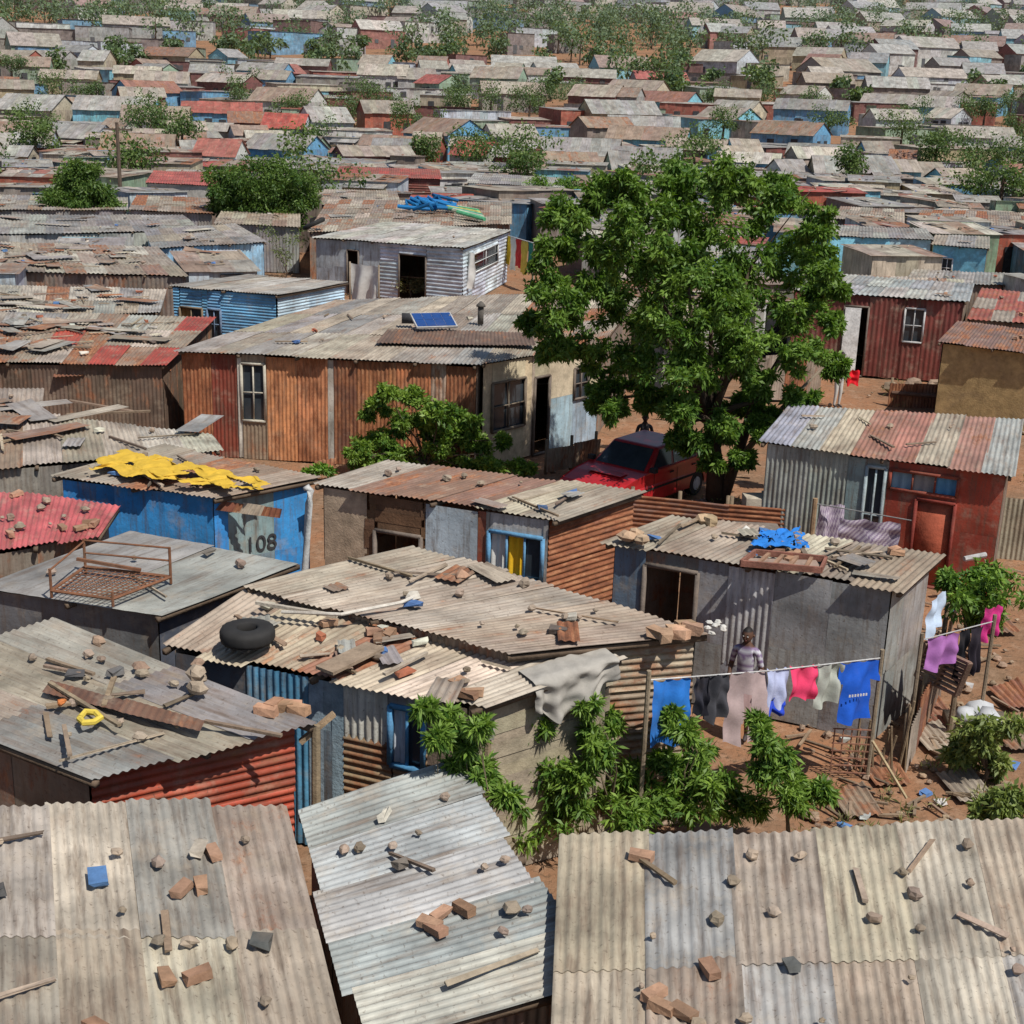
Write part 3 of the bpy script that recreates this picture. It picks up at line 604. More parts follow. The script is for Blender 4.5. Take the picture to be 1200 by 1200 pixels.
cl,mn=lobes([(435,515,.45),(440,478,.4),(470,500,.55),(480,465,.3),(455,462,.25),(510,480,.5),(540,490,.45),(520,530,.6),(560,520,.45),(460,535,.5),(575,545,.35),(610,548,.28),(420,535,.35),(590,515,.22),(490,545,.5),(545,550,.4),(430,555,.3),(500,500,.5),(530,510,.5)],b.y,.5,11,.36)
leaves("foliage",cl,E,per=150,size=.13,asp=.42,cols=((.05,.12,.018),(.20,.30,.05)),droop=.1,shell=.1)
mb=MB(); limbs(mb,b,b+Vector((0,0,.5)),[m[0] for m in mn],.05); mb.build("stems",E)
E=empty("leafy_bush"); b=P(370,560,0); cl,mn=lobes([(362,552,.22),(378,547,.25)],b.y,.2,5); leaves("foliage",cl,E,per=100,size=.12,cols=((.06,.14,.02),(.16,.3,.04)))
mb=MB(); limbs(mb,b,b+Vector((0,0,.2)),[m[0] for m in mn],.03); mb.build("stems",E)
def sapling(bu,bv,ls,per=120):
    E=empty("willow_sapling"); b=P(bu,bv,0); cl,mn=lobes(ls,b.y,.3,9,.42)
    leaves("foliage",cl,E,per=int(per*.75),size=.13,asp=.24,cols=((.05,.12,.018),(.20,.31,.055)),droop=.5,shell=.05)
    mb=MB(); limbs(mb,b,b+Vector((0,0,.7)),[m[0] for m in mn],.03,(.16,.13,.08)); mb.build("stems",E)
sapling(545,1105,[(500,830,.11),(525,845,.14),(512,862,.12),(545,872,.17),(535,895,.14),(570,905,.2),(590,925,.2),(560,850,.1)])
sapling(620,1010,[(600,905,.24),(600,935,.3),(585,930,.3),(600,970,.35)])
sapling(650,1000,[(622,822,.12),(632,850,.17),(640,885,.22),(655,912,.28),(625,905,.22),(690,905,.28),(640,940,.33),(670,950,.35)])
sapling(712,1000,[(692,825,.14),(715,845,.18),(705,880,.24),(735,905,.2),(690,860,.14),(715,930,.33),(740,950,.33)])
sapling(800,1000,[(785,835,.10),(798,855,.17),(818,880,.24),(795,900,.26),(830,915,.28),(775,890,.10),(800,940,.3),(850,940,.28),(770,935,.28)])
sapling(915,1005,[(888,845,.13),(895,870,.2),(910,885,.22),(900,910,.28),(940,915,.24),(965,925,.16),(880,935,.28),(930,935,.28)])
def bush(bu,bv,ls,cols=((.05,.12,.02),(.17,.28,.045)),per=120,size=.12,sub=7,name="leafy_bush"):
    E=empty(name); b=P(bu,bv,0); cl,mn=lobes(ls,b.y,.4,sub,.5); leaves("foliage",cl,E,per=per,size=size,cols=cols)
    mb=MB(); limbs(mb,b,b+Vector((0,0,.4)),[m[0] for m in mn],.035,tw=1); mb.build("stems",E)
bush(1135,790,[(1110,680,.25),(1130,700,.35),(1150,675,.3),(1155,710,.35),(1175,690,.4),(1150,730,.35)])
bush(1150,920,[(1120,880,.25),(1145,865,.28),(1160,885,.3),(1170,850,.3)],cols=((.08,.12,.03),(.25,.30,.09)))
bush(1180,990,[(1180,940,.3),(1160,950,.25)],cols=((.08,.12,.03),(.22,.28,.08)))
dk=((.035,.085,.018),(.12,.19,.04))
bush(100,292,[(85,212,1.1),(110,222,1.2),(100,240,1.1),(80,235,1.0),(122,240,.9),(68,225,1.0),(100,200,.9),(95,252,.8)],size=.2,per=200,sub=14,name="shade_tree",cols=dk)
bush(310,300,[(262,212,1.1),(290,210,1.3),(320,208,1.3),(345,218,1.1),(352,236,.9),(290,232,1.2),(320,240,1.2),(258,230,.8),(305,252,.9),(335,255,.8),(275,245,.8)],size=.2,per=200,sub=14,name="shade_tree",cols=dk)
bush(335,325,[(320,270,.8),(345,285,.8),(330,300,.6)],size=.13,per=30,cols=((.10,.13,.05),(.2,.24,.1)))
bush(480,350,[(475,332,.5),(495,335,.45)],size=.13,per=60,cols=((.12,.12,.05),(.22,.2,.1)))
bush(640,262,[(630,225,1.2),(650,235,1.2),(665,225,1.0)],size=.26,per=150,sub=10,name="shade_tree")
cl=[]; tm=MB()
for x,y in trees_far:
    z0=gz(y); r=random.uniform(1.6,3.0)*(1 if y<300 else 1.9); z=random.uniform(2.2,4.0)*(1 if y<300 else 1.5)
    tm.tube([(x,y,z0-.3),(x+.1,y,z0+z)],[.2,.1],bark)
    cnt=16 if y<220 else 8
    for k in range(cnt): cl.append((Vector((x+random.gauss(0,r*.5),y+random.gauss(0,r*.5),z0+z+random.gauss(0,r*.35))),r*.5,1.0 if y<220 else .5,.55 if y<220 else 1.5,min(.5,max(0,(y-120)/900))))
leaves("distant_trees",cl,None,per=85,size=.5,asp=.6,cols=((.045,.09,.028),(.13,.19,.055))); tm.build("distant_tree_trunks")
cl=[(P(random.uniform(940,1160),random.uniform(880,1000),.05),.12,.5) for _ in range(18)]+[(P(random.uniform(1030,1110),random.uniform(445,470),.1),.25,.5) for _ in range(10)]
for _ in range(260):
    y=random.uniform(22,75); x=random.uniform(-.42,.42)*y
    if all((x-a)**2+(y-b)**2>r*r for a,b,r in FOOT): cl.append((Vector((x,y,.08)),random.uniform(.12,.35),.7))
leaves("yard_weeds",cl,None,per=60,size=.13,asp=.15,cols=((.08,.11,.035),(.26,.25,.11)),droop=-1)
# ------------------------------------------------------------------ props
def prop(name,mb,smooth=False,bevel=0,loc=(0,0,0),part_name="body"):
    e=empty(name,loc); o=mb.build(part_name,e,smooth,bevel); return e
def tyre(c,R=.3,tilt=0):
    mb=MB(); n=40; prof=[(-.10,-.11),(-.07,-.125),(.04,-.125),(.085,-.10),(.10,-.05),(.10,.05),(.085,.10),(.04,.125),(-.07,.125),(-.10,.11),(-.085,0)]
    V=[];F=[];m=len(prof)
    for i in range(n):
        a=2*math.pi*i/n
        for k,(x,z) in enumerate(prof):
            q=x+(.008 if (i%2 and 2<k<7) else 0); V.append(((R+q)*math.cos(a),(R+q)*math.sin(a),z*.8+tilt*(R)*math.cos(a)))
        for k in range(m): F.append((i*m+k,i*m+(k+1)%m,((i+1)%n)*m+(k+1)%m,((i+1)%n)*m+k))
    mb.add(V,F,(.05,.05,.05),mB); e=empty("tire",c); mb.build("tread",e,smooth=True); return e
tyre(P(290,743,2.55),.22)
tyre(P(368,262,2.5),.4,tilt=.5)
mb=MB(); rc=(.20,.09,.05)
Z=2.45
cA,cB,cC,cD=(60,692,Z),(132,702,Z),(200,676,Z),(100,664,Z)
for a,b in ((cA,cB),(cB,cC),(cC,cD),(cD,cA)): mb.tube([P(*a),P(*b)],.022,rc,mG,6)
for t in np.linspace(.08,.92,12): mb.tube([P(*cA).lerp(P(*cB),t),P(*cD).lerp(P(*cC),t)],.007,rc,mG,5)
for t in np.linspace(.1,.9,9): mb.tube([P(*cA).lerp(P(*cD),t),P(*cB).lerp(P(*cC),t)],.007,rc,mG,5)
for q,h in ((cA,.3),(cD,.4),(cC,.42),(cB,.1)):
    p=P(*q); mb.tube([p-Vector((0,0,.1)),p+Vector((0,0,h))],.02,rc,mG,6)
for h in (.2,.38): mb.tube([P(*cD)+Vector((0,0,h)),P(*cC)+Vector((0,0,h+.03))],.014,rc,mG,6)
mb.tube([P(*cA)+Vector((0,0,.28)),P(*cD)+Vector((0,0,.36))],.014,rc,mG,6); mb.bar(P(90,655,2.6),P(165,668,2.5),.04,.04,rc)
prop("rusty_bed_frame",mb,part_name="frame")
mb=MB(); pb=P(358,770,0); mb.tube([pb,PD(357,680,pb.y),PD(362,590,pb.y),PD(364,575,pb.y),PD(361,571,pb.y),PD(356,573,pb.y)],[.06,.06,.06,.06,.055,.03],(.50,.51,.51),mG,10); prop("metal_pole",mb,True,part_name="pipe")
for (u,v,h,r) in ((371,1075,2.35,.05),(564,1060,2.1,.045)):
    mb=MB(); p=P(u,v,0); mb.tube([p,p+Vector((.02,0,h))],[r*1.1,r],(.26,.2,.13)); 
    if u<400: mb.bar(p+Vector((-.15,0,2.15)),p+Vector((.2,.1,2.45)),.07,.05,(.34,.24,.15))
    else: mb.box(p+Vector((.02,0,h+.05)),(.14,.12,.1),(.3,.28,.24))
    prop("wooden_post",mb,part_name="post")
mb=MB(); p=P(508,386,2.78); ro=Matrix.Rotation(.35,4,'Z')@Matrix.Rotation(.35,4,'X')
sp=empty("solar_panel"); mb.box(p+Vector((0,0,.235)),(1.1,.75,.05),(.4,.4,.4),mG,ro)
mb2=MB()
for i in range(4):
    for j in range(2): mb2.box(p+Vector((0,0,.235))+ro@Vector((-.39+i*.26,-.17+j*.34,.03)),(.25,.33,.01),(.02,.06,.20),mC,ro)
for s in (-.4,.4): mb.bar(p+Vector((s,.3,-.1)),p+Vector((s,.3,.35)),.04,.04,(.3,.3,.3))
mb.build("frame",sp); mb2.build("cells",sp)
mb=MB(); p=P(484,380,2.78); mb.tube([p+Vector((-.3,0,.15)),p+Vector((.3,0.05,.15))],.14,(.05,.05,.055),mG,12); prop("water_heater",mb,True,part_name="tank")
mb=MB(); p=P(563,380,2.72); mb.tube([p,p+Vector((0,0,.5))],.08,(.10,.09,.08),mG,12)
mb.tube([p+Vector((0,0,.48)),p+Vector((0,0,.52)),p+Vector((0,0,.62))],[.13,.12,.03],(.10,.09,.08),mG,12); prop("chimney_pipe",mb,True,part_name="flue")
mb=MB()
for k in range(26): 
    a=P(random.uniform(476,522),random.uniform(236,246),2.45); mb.tube([a,a+Vector((random.uniform(-1,1),random.uniform(-1,1),random.uniform(.05,.4))),a+Vector((random.uniform(.5,1.5),random.uniform(-1,1),0))],.10,jc((.02,.14,.34),.3),mC)
prop("blue_netting",mb,part_name="net")
mb=MB()
for k,c in enumerate(((.1,.42,.2),(.55,.5,.15),(.12,.40,.28),(.45,.52,.4),(.1,.38,.2))):
    mb.tube([P(516+k*5,240+k*2,2.5+k*.05),P(560+k*2,247+k*2.5,2.5)],.10,c)
prop("plastic_pipes",mb,part_name="pipes")
mb=MB(); h=6; p=P(143,262,0); mb.tube([p,p+Vector((0,0,h))],[.14,.10],(.12,.09,.07)); mb.bar(p+Vector((-.8,0,h-.4)),p+Vector((.8,0,h-.4)),.1,.1,(.12,.09,.07)); prop("power_pole",mb,part_name="post")
def fence(name,pts,h,pal,hor=True,lean=0):
    mb=MB()
    for a,b in zip(pts,pts[1:]):
        A=P(*a,0);B=P(*b,0); n=Vector((B.y-A.y,-(B.x-A.x),0)).normalized(); 
        if n.y>0:n=-n
        up=Vector((0,0,h))+n*lean; patch(mb,A,B,B+up,A+up,pal,n,swap=hor,jit=.12,curl=.12,lift=.03)
        for t in (0.02,.5,.98): q=A.lerp(B,t)-n*.06; mb.tube([q,q+Vector((0,0,h+.15))],.04,(.2,.15,.1))
    return prop(name,mb,True,part_name="sheets")
fence("corrugated_fence",[(735,640),(850,652),(962,662)],1.1,[((.25,.10,.07),.7),((.2,.12,.1),.6)])
fence("corrugated_fence",[(962,655),(1060,668)],.9,RUSTY,False)
fence("corrugated_fence",[(1040,475),(1180,482)],.7,RUSTY+GREY,False)
fence("corrugated_fence",[(640,556),(700,545)],.7,RUSTY,False)
fence("corrugated_fence",[(870,470),(960,462)],1.3,RUSTY+TAN,False)
fence("corrugated_fence",[(1060,905),(1100,820),(1108,760)],.8,RUSTY+TAN,False)
fence("corrugated_fence",[(1150,650),(1250,660)],1.3,RUSTY+TAN,False)
def cloth(mb,a,b,drop,col,mat=mC,shape='rect',amp=.04,colfn=None,nu=26,nv=20,flare=0):
    a=Vector(a);b=Vector(b); x=(b-a); n=Vector((x.y,-x.x,0)).normalized()
    mid=(a+b)/2; hw=x.length/2; sd=random.random()*50
    def fn(u,v):
        s=(u-.5)*2; pinch=.035*abs(math.sin(u*math.pi*2.5))*(1-v)
        p=mid+x.normalized()*(s*hw*(1+flare*v+.05*v*math.sin(sd+v*4))); p.z-=drop*v+ .04*math.sin(s*3+sd)*v+pinch
        return p+n*(amp*(.3+v)*math.sin(u*11+sd+v*2)+.06*mnoise.noise(Vector((u*3,v*3,sd))))
    m=None
    if shape=='pants': m=lambda u,v: v<.3 or abs(u-.5)>.06+.05*v
    if shape=='tee': m=lambda u,v: (.17<u<.83 and not(abs(u-.5)<.1 and v<.06)) or (v<.33)
    mb.grid(fn,nu,nv,col,mat,m,colfn)
mb=MB(); st=lambda u,v:((.55,.50,.55) if int((u*1.0+v*.35)*26)%2 else (.22,.16,.26))
a=P(962,592,1.5);b=P(1056,612,1.45)
cloth(mb,a,P(990,590,1.5),1.0,(1,1,1),amp=.08,colfn=st,nu=40); cloth(mb,P(985,606,1.4),b,.55,(1,1,1),amp=.08,colfn=st,nu=50)
prop("striped_blanket",mb,True,part_name="cloth")
mb=MB(); mb.tube([P(955,590,1.52),P(1068,610,1.5)],.012,(.2,.2,.2)); 
for u,v in ((955,590),(1068,575)): p=P(u,v,1.52); mb.tube([Vector((p.x,p.y,0)),p+Vector((0,0,.1))],.05,(.3,.2,.12))
prop("fence_rail",mb,part_name="rail")
mb=MB(); q=[P(878,644,2.43),P(948,648,2.43),P(935,624,2.46),P(893,628,2.46)]
mb.grid(lambda u,v:q[0].lerp(q[1],u).lerp(q[3].lerp(q[2],u),v)+Vector((.12*mnoise.noise(Vector((u*5,v*5,1))),.08*mnoise.noise(Vector((u*6,v*5,7))),.07+.05*mnoise.noise(Vector((u*6,v*6,0)))+.04*mnoise.noise(Vector((u*15,v*15,0))))),40,30,(.03,.18,.54),mC,mask=lambda u,v:mnoise.noise(Vector((u*5,v*5,3)))+.25*mnoise.noise(Vector((u*18,v*18,3)))>-.3); prop("blue_rag",mb,True,part_name="cloth")
mb=MB(); q=[P(868,660,2.47),P(962,668,2.47),P(968,655,2.47),P(885,647,2.47)]
for a,b in ((0,1),(1,2),(2,3),(3,0)): mb.bar(q[a],q[b],.04,.09,(.25,.11,.08))
for t in (.2,.4,.6,.8): mb.bar(q[0].lerp(q[1],t),q[3].lerp(q[2],t),.05,.04,(.3,.18,.12))
mb.box((q[0]+q[2])/2-Vector((0,0,.03)),(1.0,.3,.02),(.3,.22,.18)); prop("wooden_crate",mb,part_name="slats")
mb=MB()
for u,v in ((735,628),(752,632),(826,608),(745,625),(833,610)): mb.rock(P(u,v,2.5),.15,jc((.42,.30,.19)),flat=.6)
prop("roof_stones",mb,part_name="stones")
ly0=P(760,797,2.33); ly1=P(1033,771,1.80); mb=MB()
LE=empty("washing_line"); mb.tube([ly0,ly0.lerp(ly1,.5)-Vector((0,0,.03)),ly1],.009,(.5,.5,.5))
for p in (ly0,ly1): mb.tube([Vector((p.x,p.y,0)),p+Vector((0,0,.12))],.03,(.25,.2,.14))
mb.build("line_and_posts",LE)
def at(u): return ly0.lerp(ly1,(u-760)/(1033-760))
for u0,u1,dr,col,sh,fl in ((765,806,.88,(.03,.17,.55),'rect',.05),(809,826,.55,(.03,.03,.04),'rect',0),(825,847,.62,(.06,.06,.07),'rect',.05),(848,892,.98,(.40,.31,.31),'pants',.1),
   (891,918,.6,(.42,.46,.66),'rect',.0),(919,953,.48,(.70,.06,.15),'rect',0),(954,983,.6,(.36,.38,.34),'rect',.05),(978,1032,.88,(.02,.10,.52),'tee',.02)):
    mb=MB(); cloth(mb,at(u0),at(u1),dr,col,shape=sh,flare=fl,amp=.035)
    mb.build({'pants':"hanging_trousers",'tee':"hanging_shirt",'rect':"hanging_cloth"}[sh],LE,smooth=True)
mb=MB(); cloth(mb,at(893)-Vector((0,.02,.4)),at(917)-Vector((0,.02,.4)),.25,(.03,.07,.5)); mb.build("hanging_cloth_hem",LE,smooth=True)
mb=MB()
for k in range(7): 
    p=at(994+k*3.6)-Vector((0,.10,.46)); mb.box(p,(.022,.006,.035),(.6,.6,.6),mC)
mb.build("shirt_lettering",LE)
LE=empty("washing_line"); mb=MB(); a=P(1080,750,1.7);b=P(1165,728,1.75); mb.tube([a,b],.009,(.4,.4,.4))
for p in (a,b): mb.tube([Vector((p.x,p.y,0)),p+Vector((0,0,.1))],.03,(.22,.17,.12))
mb.build("line_and_posts",LE)
for t0,t1,dr,c in ((.1,.5,.5,(.34,.14,.38)),(.5,.66,.8,(.02,.02,.025)),(.68,.86,.75,(.035,.03,.04))):
    mb=MB(); cloth(mb,a.lerp(b,t0),a.lerp(b,t1),dr,c); mb.build("hanging_cloth",LE,smooth=True)
mb=MB(); cloth(mb,P(1156,712,1.9),P(1175,708,1.9),.5,(.5,.04,.2)); prop("hanging_cloth",mb,True)
mb=MB(); cloth(mb,P(1092,705,1.6),P(1108,690,1.6),.6,(.45,.55,.7)); prop("hanging_cloth",mb,True)
mb=MB()
e1=(P(1118,812,.5)-P(1072,790,.55)); o0=P(1074,792,.75); e2=P(1088,755,1.35)-P(1074,792,.75)
for t in np.linspace(0,1,8): mb.bar(o0+e2*t,o0+e2*t+e1,.07,.03,jc((.24,.16,.12)))
for t in (0,.5,1): mb.bar(o0+e1*t,o0+e1*t+e2,.08,.04,(.2,.13,.1))
for t in (0.05,.95): q=o0+e1*t; mb.tube([Vector((q.x,q.y,0)),q],.04,(.2,.15,.1))
prop("wooden_pallet",mb,part_name="slats")
mb=MB()
for u,v,r in ((1130,838,.2),(1148,832,.22),(1160,842,.2)): mb.rock(P(u,v,.35),r,(.45,.46,.48),mC); 
mb.box(P(1145,850,.1),(.9,.5,.25),(.2,.16,.12)); prop("plastic_sacks",mb,True,part_name="sacks")
mb=MB()
def scrap(p,r=None):
    r=random.random()
    if r<.45: mb.rock(p,random.uniform(.03,.09),jc((.28,.2,.14),.3))
    elif r<.8: mb.bar(p,p+Vector((random.uniform(-.5,.5),random.uniform(-.5,.5),.05)),.04,.03,jc((.22,.16,.11),.3))
    elif r<.86: 
        q=p+Vector((0,0,.03)); patch(mb,q,q+Vector((.5,.1,0)),q+Vector((.4,.8,.05)),q+Vector((-.1,.7,0)),RUSTY,(0,0,1),sw=2,curl=.1)
    else: mb.box(p,(.15,.1,.05),jc(random.choice([(.45,.45,.45),(.3,.1,.08),(.1,.2,.4)])),mC,Matrix.Rotation(random.random()*3,4,'Z'),jit=.03)
for k in range(130): scrap(P(random.uniform(935,1195),random.uniform(845,1010),.03))
for k in range(70): scrap(P(random.uniform(1090,1195),random.uniform(700,900),.03))
for k in range(900):
    y=random.uniform(22,80); x=random.uniform(-.42,.42)*y
    if all((x-a)**2+(y-b)**2>(r*.9)**2 for a,b,r in FOOT): scrap(Vector((x,y,.03)))
prop("yard_rubbish",mb,part_name="scraps")
mb=MB()
for u in np.linspace(1000,1060,9): p=P(u,905+random.uniform(-6,6),0); mb.tube([p,p+Vector((random.uniform(-.1,.1),0,random.uniform(.5,1.1)))],.018,(.22,.16,.1),n=5)
for a,b in (((1022,868),(1062,935)),((1118,845),(1165,885))): mb.tube([P(*a,.9),P(*b,.1)],.02,(.45,.36,.22))
prop("stick_fence",mb,part_name="sticks")
mb=MB()
for i in range(5): mb.bar(P(972+i*10,912,.0)+Vector((0,0,.1)),P(972+i*10,912,.0)+Vector((0,0,.75)),.015,.015,(.25,.12,.08))
for h in np.linspace(.1,.75,7): mb.bar(P(970,912,0)+Vector((0,0,h)),P(1014,914,0)+Vector((0,0,h)),.015,.015,(.25,.12,.08))
prop("wire_crate",mb,part_name="mesh_panel")
mb=MB()
mb.box(P(885,600,.9),(.5,.4,.7),(.40,.35,.28),mG,jit=.03); mb.box(P(900,592,.9),(.3,.3,.5),(.42,.40,.34),mG,jit=.03)
mb.box(P(885,640,.4),(.9,.7,.8),(.2,.17,.15),mG,jit=.02); prop("cardboard_boxes",mb,part_name="boxes",bevel=.01)
mb=MB(); mb.box(P(1145,652,.55),(.5,.35,.6),(.1,.09,.09),mG,Matrix.Rotation(.3,4,'Z'),jit=.03); mb.tube([P(1130,655,.9),P(1155,650,.95)],.05,(.4,.4,.4)); mb.box(P(1133,678,.6),(.35,.2,.1),(.7,.12,.03),mC,jit=.03); prop("junk_pile",mb,part_name="junk")
LE=empty("washing_line"); mb=MB(); a=P(592,275,2.2);b=P(626,285,2.2); mb.tube([a,b],.02,(.5,.5,.5)); 
for p in (a,b): mb.tube([Vector((p.x,p.y,0)),p],.05,(.3,.25,.2))
mb.build("line_and_posts",LE)
for k,c in enumerate(((.7,.5,.05),(.6,.6,.55),(.5,.05,.05),(.65,.5,.1),(.05,.25,.2))):
    mb=MB(); cloth(mb,a.lerp(b,k/5),a.lerp(b,(k+.95)/5),1.3+.2*(k%2),c,nu=10,nv=10); mb.build("hanging_cloth",LE,smooth=True)
mb=MB(); cloth(mb,P(410,308,1.9),P(444,312,1.9),1.6,(.6,.6,.58),amp=.12); cloth(mb,P(538,294,2.2),P(556,296,2.2),1.5,(.62,.62,.6),amp=.1)
for u in (410,444): p=P(u,308 if u==410 else 312,1.92); mb.tube([Vector((p.x,p.y,0)),p+Vector((0,0,.05))],.04,(.25,.2,.15))
prop("hanging_sheets",mb,True,part_name="sheets")
mb=MB()
for u,v in ((1045,455),(1070,450),(1085,462),(1125,455),(1150,458),(1100,452)): mb.rock(P(u,v,.2),.3,jc((.25,.18,.13),.3))
mb.tube([P(1045,460,.4),P(1100,465,.4)],.06,(.12,.07,.05)); mb.tube([P(1100,462,.4),P(1106,462,.4)],.22,(.10,.07,.06),n=12); prop("scrap_pile",mb,part_name="scrap")
# ------------------------------------------------------------------ car
def car():
    E=empty("parked_car"); mb=MB()
    def arch(cx,r=.35,n=10): return [(cx+r*math.cos(math.pi*k/n),.27+r*math.sin(math.pi*k/n)) for k in range(n+1)]
    prof=[(1.98,.27)]+arch(1.27)+arch(-1.27)+[(-2.0,.27),(-2.08,.5),(-2.05,.82),(-1.95,.88),(-1.4,.93),(.8,.92),(1.4,.86),(1.9,.75),(2.04,.66),(2.06,.45)]
    ks=[-.82,-.80,.80,.82]; n=len(prof); V=[]
    for y in ks:
        for x,z in prof:
            V.append((x,y*(1-.06*max(0,(abs(x)-1.5))),z))
    F=[tuple(range(n)),tuple(range(3*n,4*n))[::-1]]+[(k*n+i,k*n+(i+1)%n,(k+1)*n+(i+1)%n,(k+1)*n+i) for k in range(3) for i in range(n)]
    mb.add(V,F,(.4,.02,.02),mCar); mb.build("body",E,bevel=.03)
    mb=MB(); z0,z1=.9,1.37
    lo=[(.88,-.75,z0),(.88,.75,z0),(-1.52,.75,z0),(-1.52,-.75,z0)]; hi=[(.22,-.6,z1),(.22,.6,z1),(-1.0,.6,z1),(-1.0,-.6,z1)]
    mb.add(lo+hi,[(0,1,5,4),(1,2,6,5),(2,3,7,6),(3,0,4,7),(4,5,6,7)],(.4,.02,.02),mCar); mb.build("cabin",E,bevel=.05)
    mb=MB()
    def win(a,b,c,d,u0,u1,v0,v1,off=.012):
        a,b,c,d=map(Vector,(a,b,c,d)); f=lambda u,v:a.lerp(b,u).lerp(d.lerp(c,u),v)
        n=(b-a).cross(d-a).normalized(); cen=(a+b+c+d)/4
        if n.dot(cen-Vector((-.4,0,1)))<0:n=-n
        mb.add([tuple(f(u,v)+n*off) for u,v in ((u0,v0),(u1,v0),(u1,v1),(u0,v1))],[(0,1,2,3)],(0,0,0),mGl)
    win(lo[0],lo[1],hi[1],hi[0],.05,.95,.08,.9); win(lo[2],lo[3],hi[3],hi[2],.07,.93,.12,.88)
    for q in ((lo[0],lo[3],hi[3],hi[0]),(lo[1],lo[2],hi[2],hi[1])): win(*q,.10,.44,.1,.86); win(*q,.49,.80,.1,.86); win(*q,.83,.92,.1,.6)
    mb.build("windows",E)
    mb=MB()
    for s in (-1,1):
        mb.box((2.055,s*.55,.60),(.04,.32,.13),(.7,.7,.66),mC); mb.box((2.05,s*.76,.60),(.06,.08,.12),(.7,.3,.05),mC)
        mb.box((.72,s*.86,.98),(.12,.16,.1),(.03,.03,.03),mB); mb.box((-2.07,s*.6,.7),(.04,.3,.14),(.4,.02,.02),mC)
        for x in (.62,-.35,-1.2): mb.box((x,s*.823,.62),(.012,.006,.5),(.03,.01,.01),mB)
        mb.box((0,s*.828,.55),(3.0,.01,.05),(.04,.04,.04),mB)
        for x in (.1,-.85): mb.box((x-.2,s*.83,.8),(.16,.02,.03),(.05,.05,.05),mB)
    mb.box((2.07,0,.6),(.03,.74,.11),(.03,.03,.03),mB); mb.box((2.1,0,.42),(.12,1.62,.16),(.06,.06,.06),mB); mb.box((-2.1,0,.45),(.12,1.62,.16),(.06,.06,.06),mB); mb.box((2.165,0,.42),(.01,.45,.1),(.6,.6,.55),mC)
    mb.box((1.3,0,.895),(.3,.9,.012),(.1,.02,.02),mCar); mb.build("trim",E,bevel=.01)
    for nme,x in (("front",1.27),("rear",-1.27)):
        for s in (-1,1):
            mb=MB(); 
            mb.tube([(x,s*.62,.29),(x,s*.63,.29),(x,s*.80,.29),(x,s*.81,.29)],[.27,.29,.29,.27],(.03,.03,.03),mB,n=24)
            mb.tube([(x,s*.78,.29),(x,s*.815,.29)],[.17,.155],(.45,.45,.45),mG,n=16); mb.build(nme+"_wheel",E,smooth=False)
    return E
C=car(); fwd=Vector((-.62,-.78,0)).normalized()
C.location=P(747,585,0); C.rotation_euler=(0,0,math.atan2(fwd.y,fwd.x)); C.scale=(.97,.97,1.0)
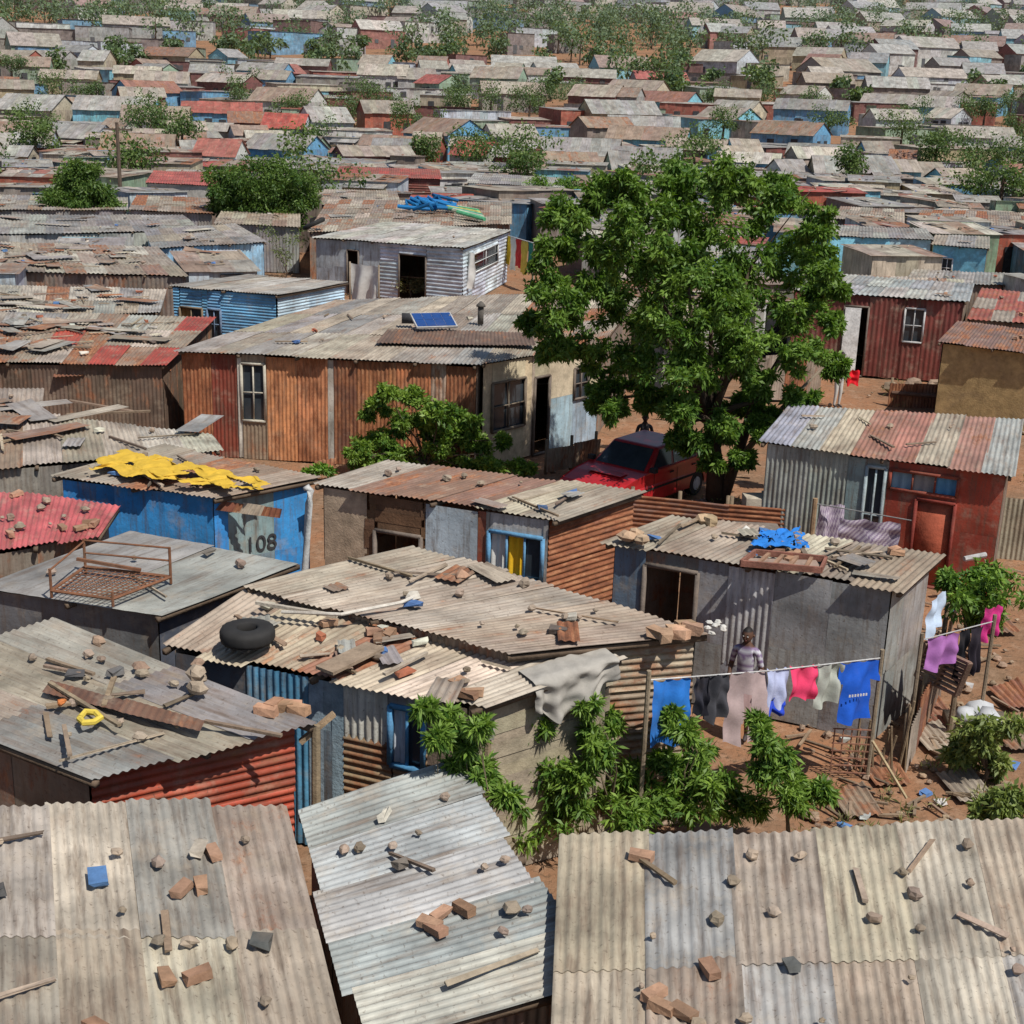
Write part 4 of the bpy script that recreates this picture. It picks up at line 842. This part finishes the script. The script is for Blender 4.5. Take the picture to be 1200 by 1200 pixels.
# ------------------------------------------------------------------ people
def person(name,loc,yaw,H=1.68,shirt=((.5,.5,.55),(.2,.14,.25)),bottom=(.35,.24,.24),skirt=True,skin=(.07,.035,.022),arms=None):
    s=H/1.70; E=empty(name,loc); E.rotation_euler=(0,0,yaw); E.scale=(s,s,s)
    J=[((0,0,.95),.135,.10),((0,0,1.08),.115,.09),((0,-.01,1.26),.145,.10),((0,0,1.41),.075,.06),((0,-.01,1.50),.052,.052),((0,-.015,1.56),.05,.05)]
    ed=[(0,1),(1,2),(2,3),(3,4),(4,5)]; arms=arms or {-1:((-.22,.03,1.12),(-.2,-.12,.93)),1:((.23,.03,1.12),(.25,-.05,.88))}
    for sd in (-1,1):
        k=len(J); el_,wr=arms[sd]; J+=[((sd*.16,0,1.38),.055,.055),(el_,.04,.04),(wr,.026,.024)]; ed+=[(3,k),(k,k+1),(k+1,k+2)]
        k=len(J); J+=[((sd*.085,0,.88),.09,.09),((sd*.095,-.02,.5),.058,.058),((sd*.1,.015,.09),.038,.04),((sd*.11,-.12,.035),.035,.028)]; ed+=[(0,k),(k,k+1),(k+1,k+2),(k+2,k+3)]
    me=bpy.data.meshes.new("t"); me.from_pydata([j[0] for j in J],ed,[]); o=bpy.data.objects.new("t",me); scene.collection.objects.link(o)
    sm=o.modifiers.new("s","SKIN"); ss=o.modifiers.new("u","SUBSURF"); ss.levels=2; ss.render_levels=2
    for i,j in enumerate(J): me.skin_vertices[0].data[i].radius=(j[1],j[2])
    me.skin_vertices[0].data[0].use_root=True
    dg=bpy.context.evaluated_depsgraph_get(); dg.update(); em=o.evaluated_get(dg).to_mesh()
    V=np.array([v.co[:] for v in em.vertices]); F=[tuple(p.vertices) for p in em.polygons]
    o.evaluated_get(dg).to_mesh_clear(); bpy.data.objects.remove(o)
    C=[]
    for v in V:
        x,y,z=v; arm=abs(x)>.165 and z>.8
        if z>1.44 or (arm and z<1.17): c=skin
        elif z>.93: c=shirt[int(z*22)%2]
        elif z>.12: c=bottom if not skirt else (bottom if z>.45 else skin)
        else: c=(.05,.04,.04)
        C.append((*c,.2))
    mb=MB(); mb.add(V,F,np.array(C),mS)
    n=20;m=14;HV=[];HC=[]
    for i in range(m+1):
        th=math.pi*i/m
        for k in range(n):
            a=2*math.pi*k/n; x=math.sin(th)*math.cos(a);y=math.sin(th)*math.sin(a);z=math.cos(th)
            wx=.078*(1-.22*max(0,-z)**1.2); wy=.098*(1-.12*max(0,-z)); q=[x*wx,y*wy-.015*max(0,-z),z*.118]
            front=-y
            if front>.85 and -.28<z<.12: q[1]-=.018*(1-abs(x)*4 if abs(x)<.25 else 0)
            HV.append((q[0],q[1]-.02,q[2]+1.61)); hair=(z>.45) or (y>.1 and z>-.35)
            HC.append((*((.012,.01,.01) if hair else skin),.2))
    HF=[(i*n+k,i*n+(k+1)%n,(i+1)*n+(k+1)%n,(i+1)*n+k) for i in range(m) for k in range(n)]
    mb.add(HV,HF,np.array(HC),mS)
    for sd in (-1,1):
        mb.rock((sd*.03,-.112,1.615),.012,(.5,.48,.45),mS); mb.rock((sd*.03,-.120,1.615),.007,(.01,.01,.01),mS); mb.rock((sd*.08,-.005,1.605),.02,skin,mS,1.3)
        mb.box((sd*.03,-.112,1.637),(.03,.008,.006),(.01,.01,.01),mS)
        wr=Vector(arms[sd][1]); d=(wr-Vector(arms[sd][0])).normalized(); side=Vector((0,-1,0)); side=(side-d*side.dot(d)).normalized(); nn=d.cross(side)
        pl=wr+d*.085
        mb.tube([wr-d*.02,wr+d*.03,wr+d*.06,pl],[.024,.034,.038,.03],skin,mS,n=8)
        for q in range(4):
            st_=pl-d*.01+side*(.03-.02*q); ln=(.07,.08,.075,.058)[q]; cu=nn*(-sd)
            mb.tube([st_,st_+d*ln*.5,st_+d*ln*.85+cu*.012,st_+d*ln+cu*.028],[.0095,.009,.008,.006],skin,mS,n=6)
        th0=wr+d*.03+side*.03; mb.tube([th0,th0+d*.025+side*.022,th0+d*.055+side*.026],[.012,.0105,.008],skin,mS,n=6)
    mb.tube([(0,-.118,1.605),(0,-.135,1.588),(0,-.118,1.58)],[.006,.014,.01],skin,mS,n=6); mb.box((0,-.112,1.555),(.042,.012,.012),(.13,.04,.035),mS)
    if skirt:
        mb.grid(lambda u,v:Vector(((.135+.075*v+.01*math.sin(u*50))*math.cos(u*6.2832),(.11+.07*v+.01*math.sin(u*50))*math.sin(u*6.2832),.98-.58*v)),32,8,bottom,mS)
    mb.build("figure",E,smooth=True); return E
person("standing_woman",P(866,866,0),-.5,1.72,skin=(.10,.05,.032))
pp=P(980,478,0); person("standing_man",pp,.6,1.68,shirt=((.65,.65,.63),(.62,.62,.6)),bottom=(.5,.5,.48),skirt=False)
person("standing_man",P(752,559,0),0,1.55,shirt=((.05,.05,.06),(.06,.05,.05)),bottom=(.05,.05,.07),skirt=False)
mb=MB(); cloth(mb,P(994,433,1.5),P(1008,433,1.5),.45,(.6,.02,.03)); prop("red_cloth",mb,True,part_name="cloth")
print("SHACKS",nsh)
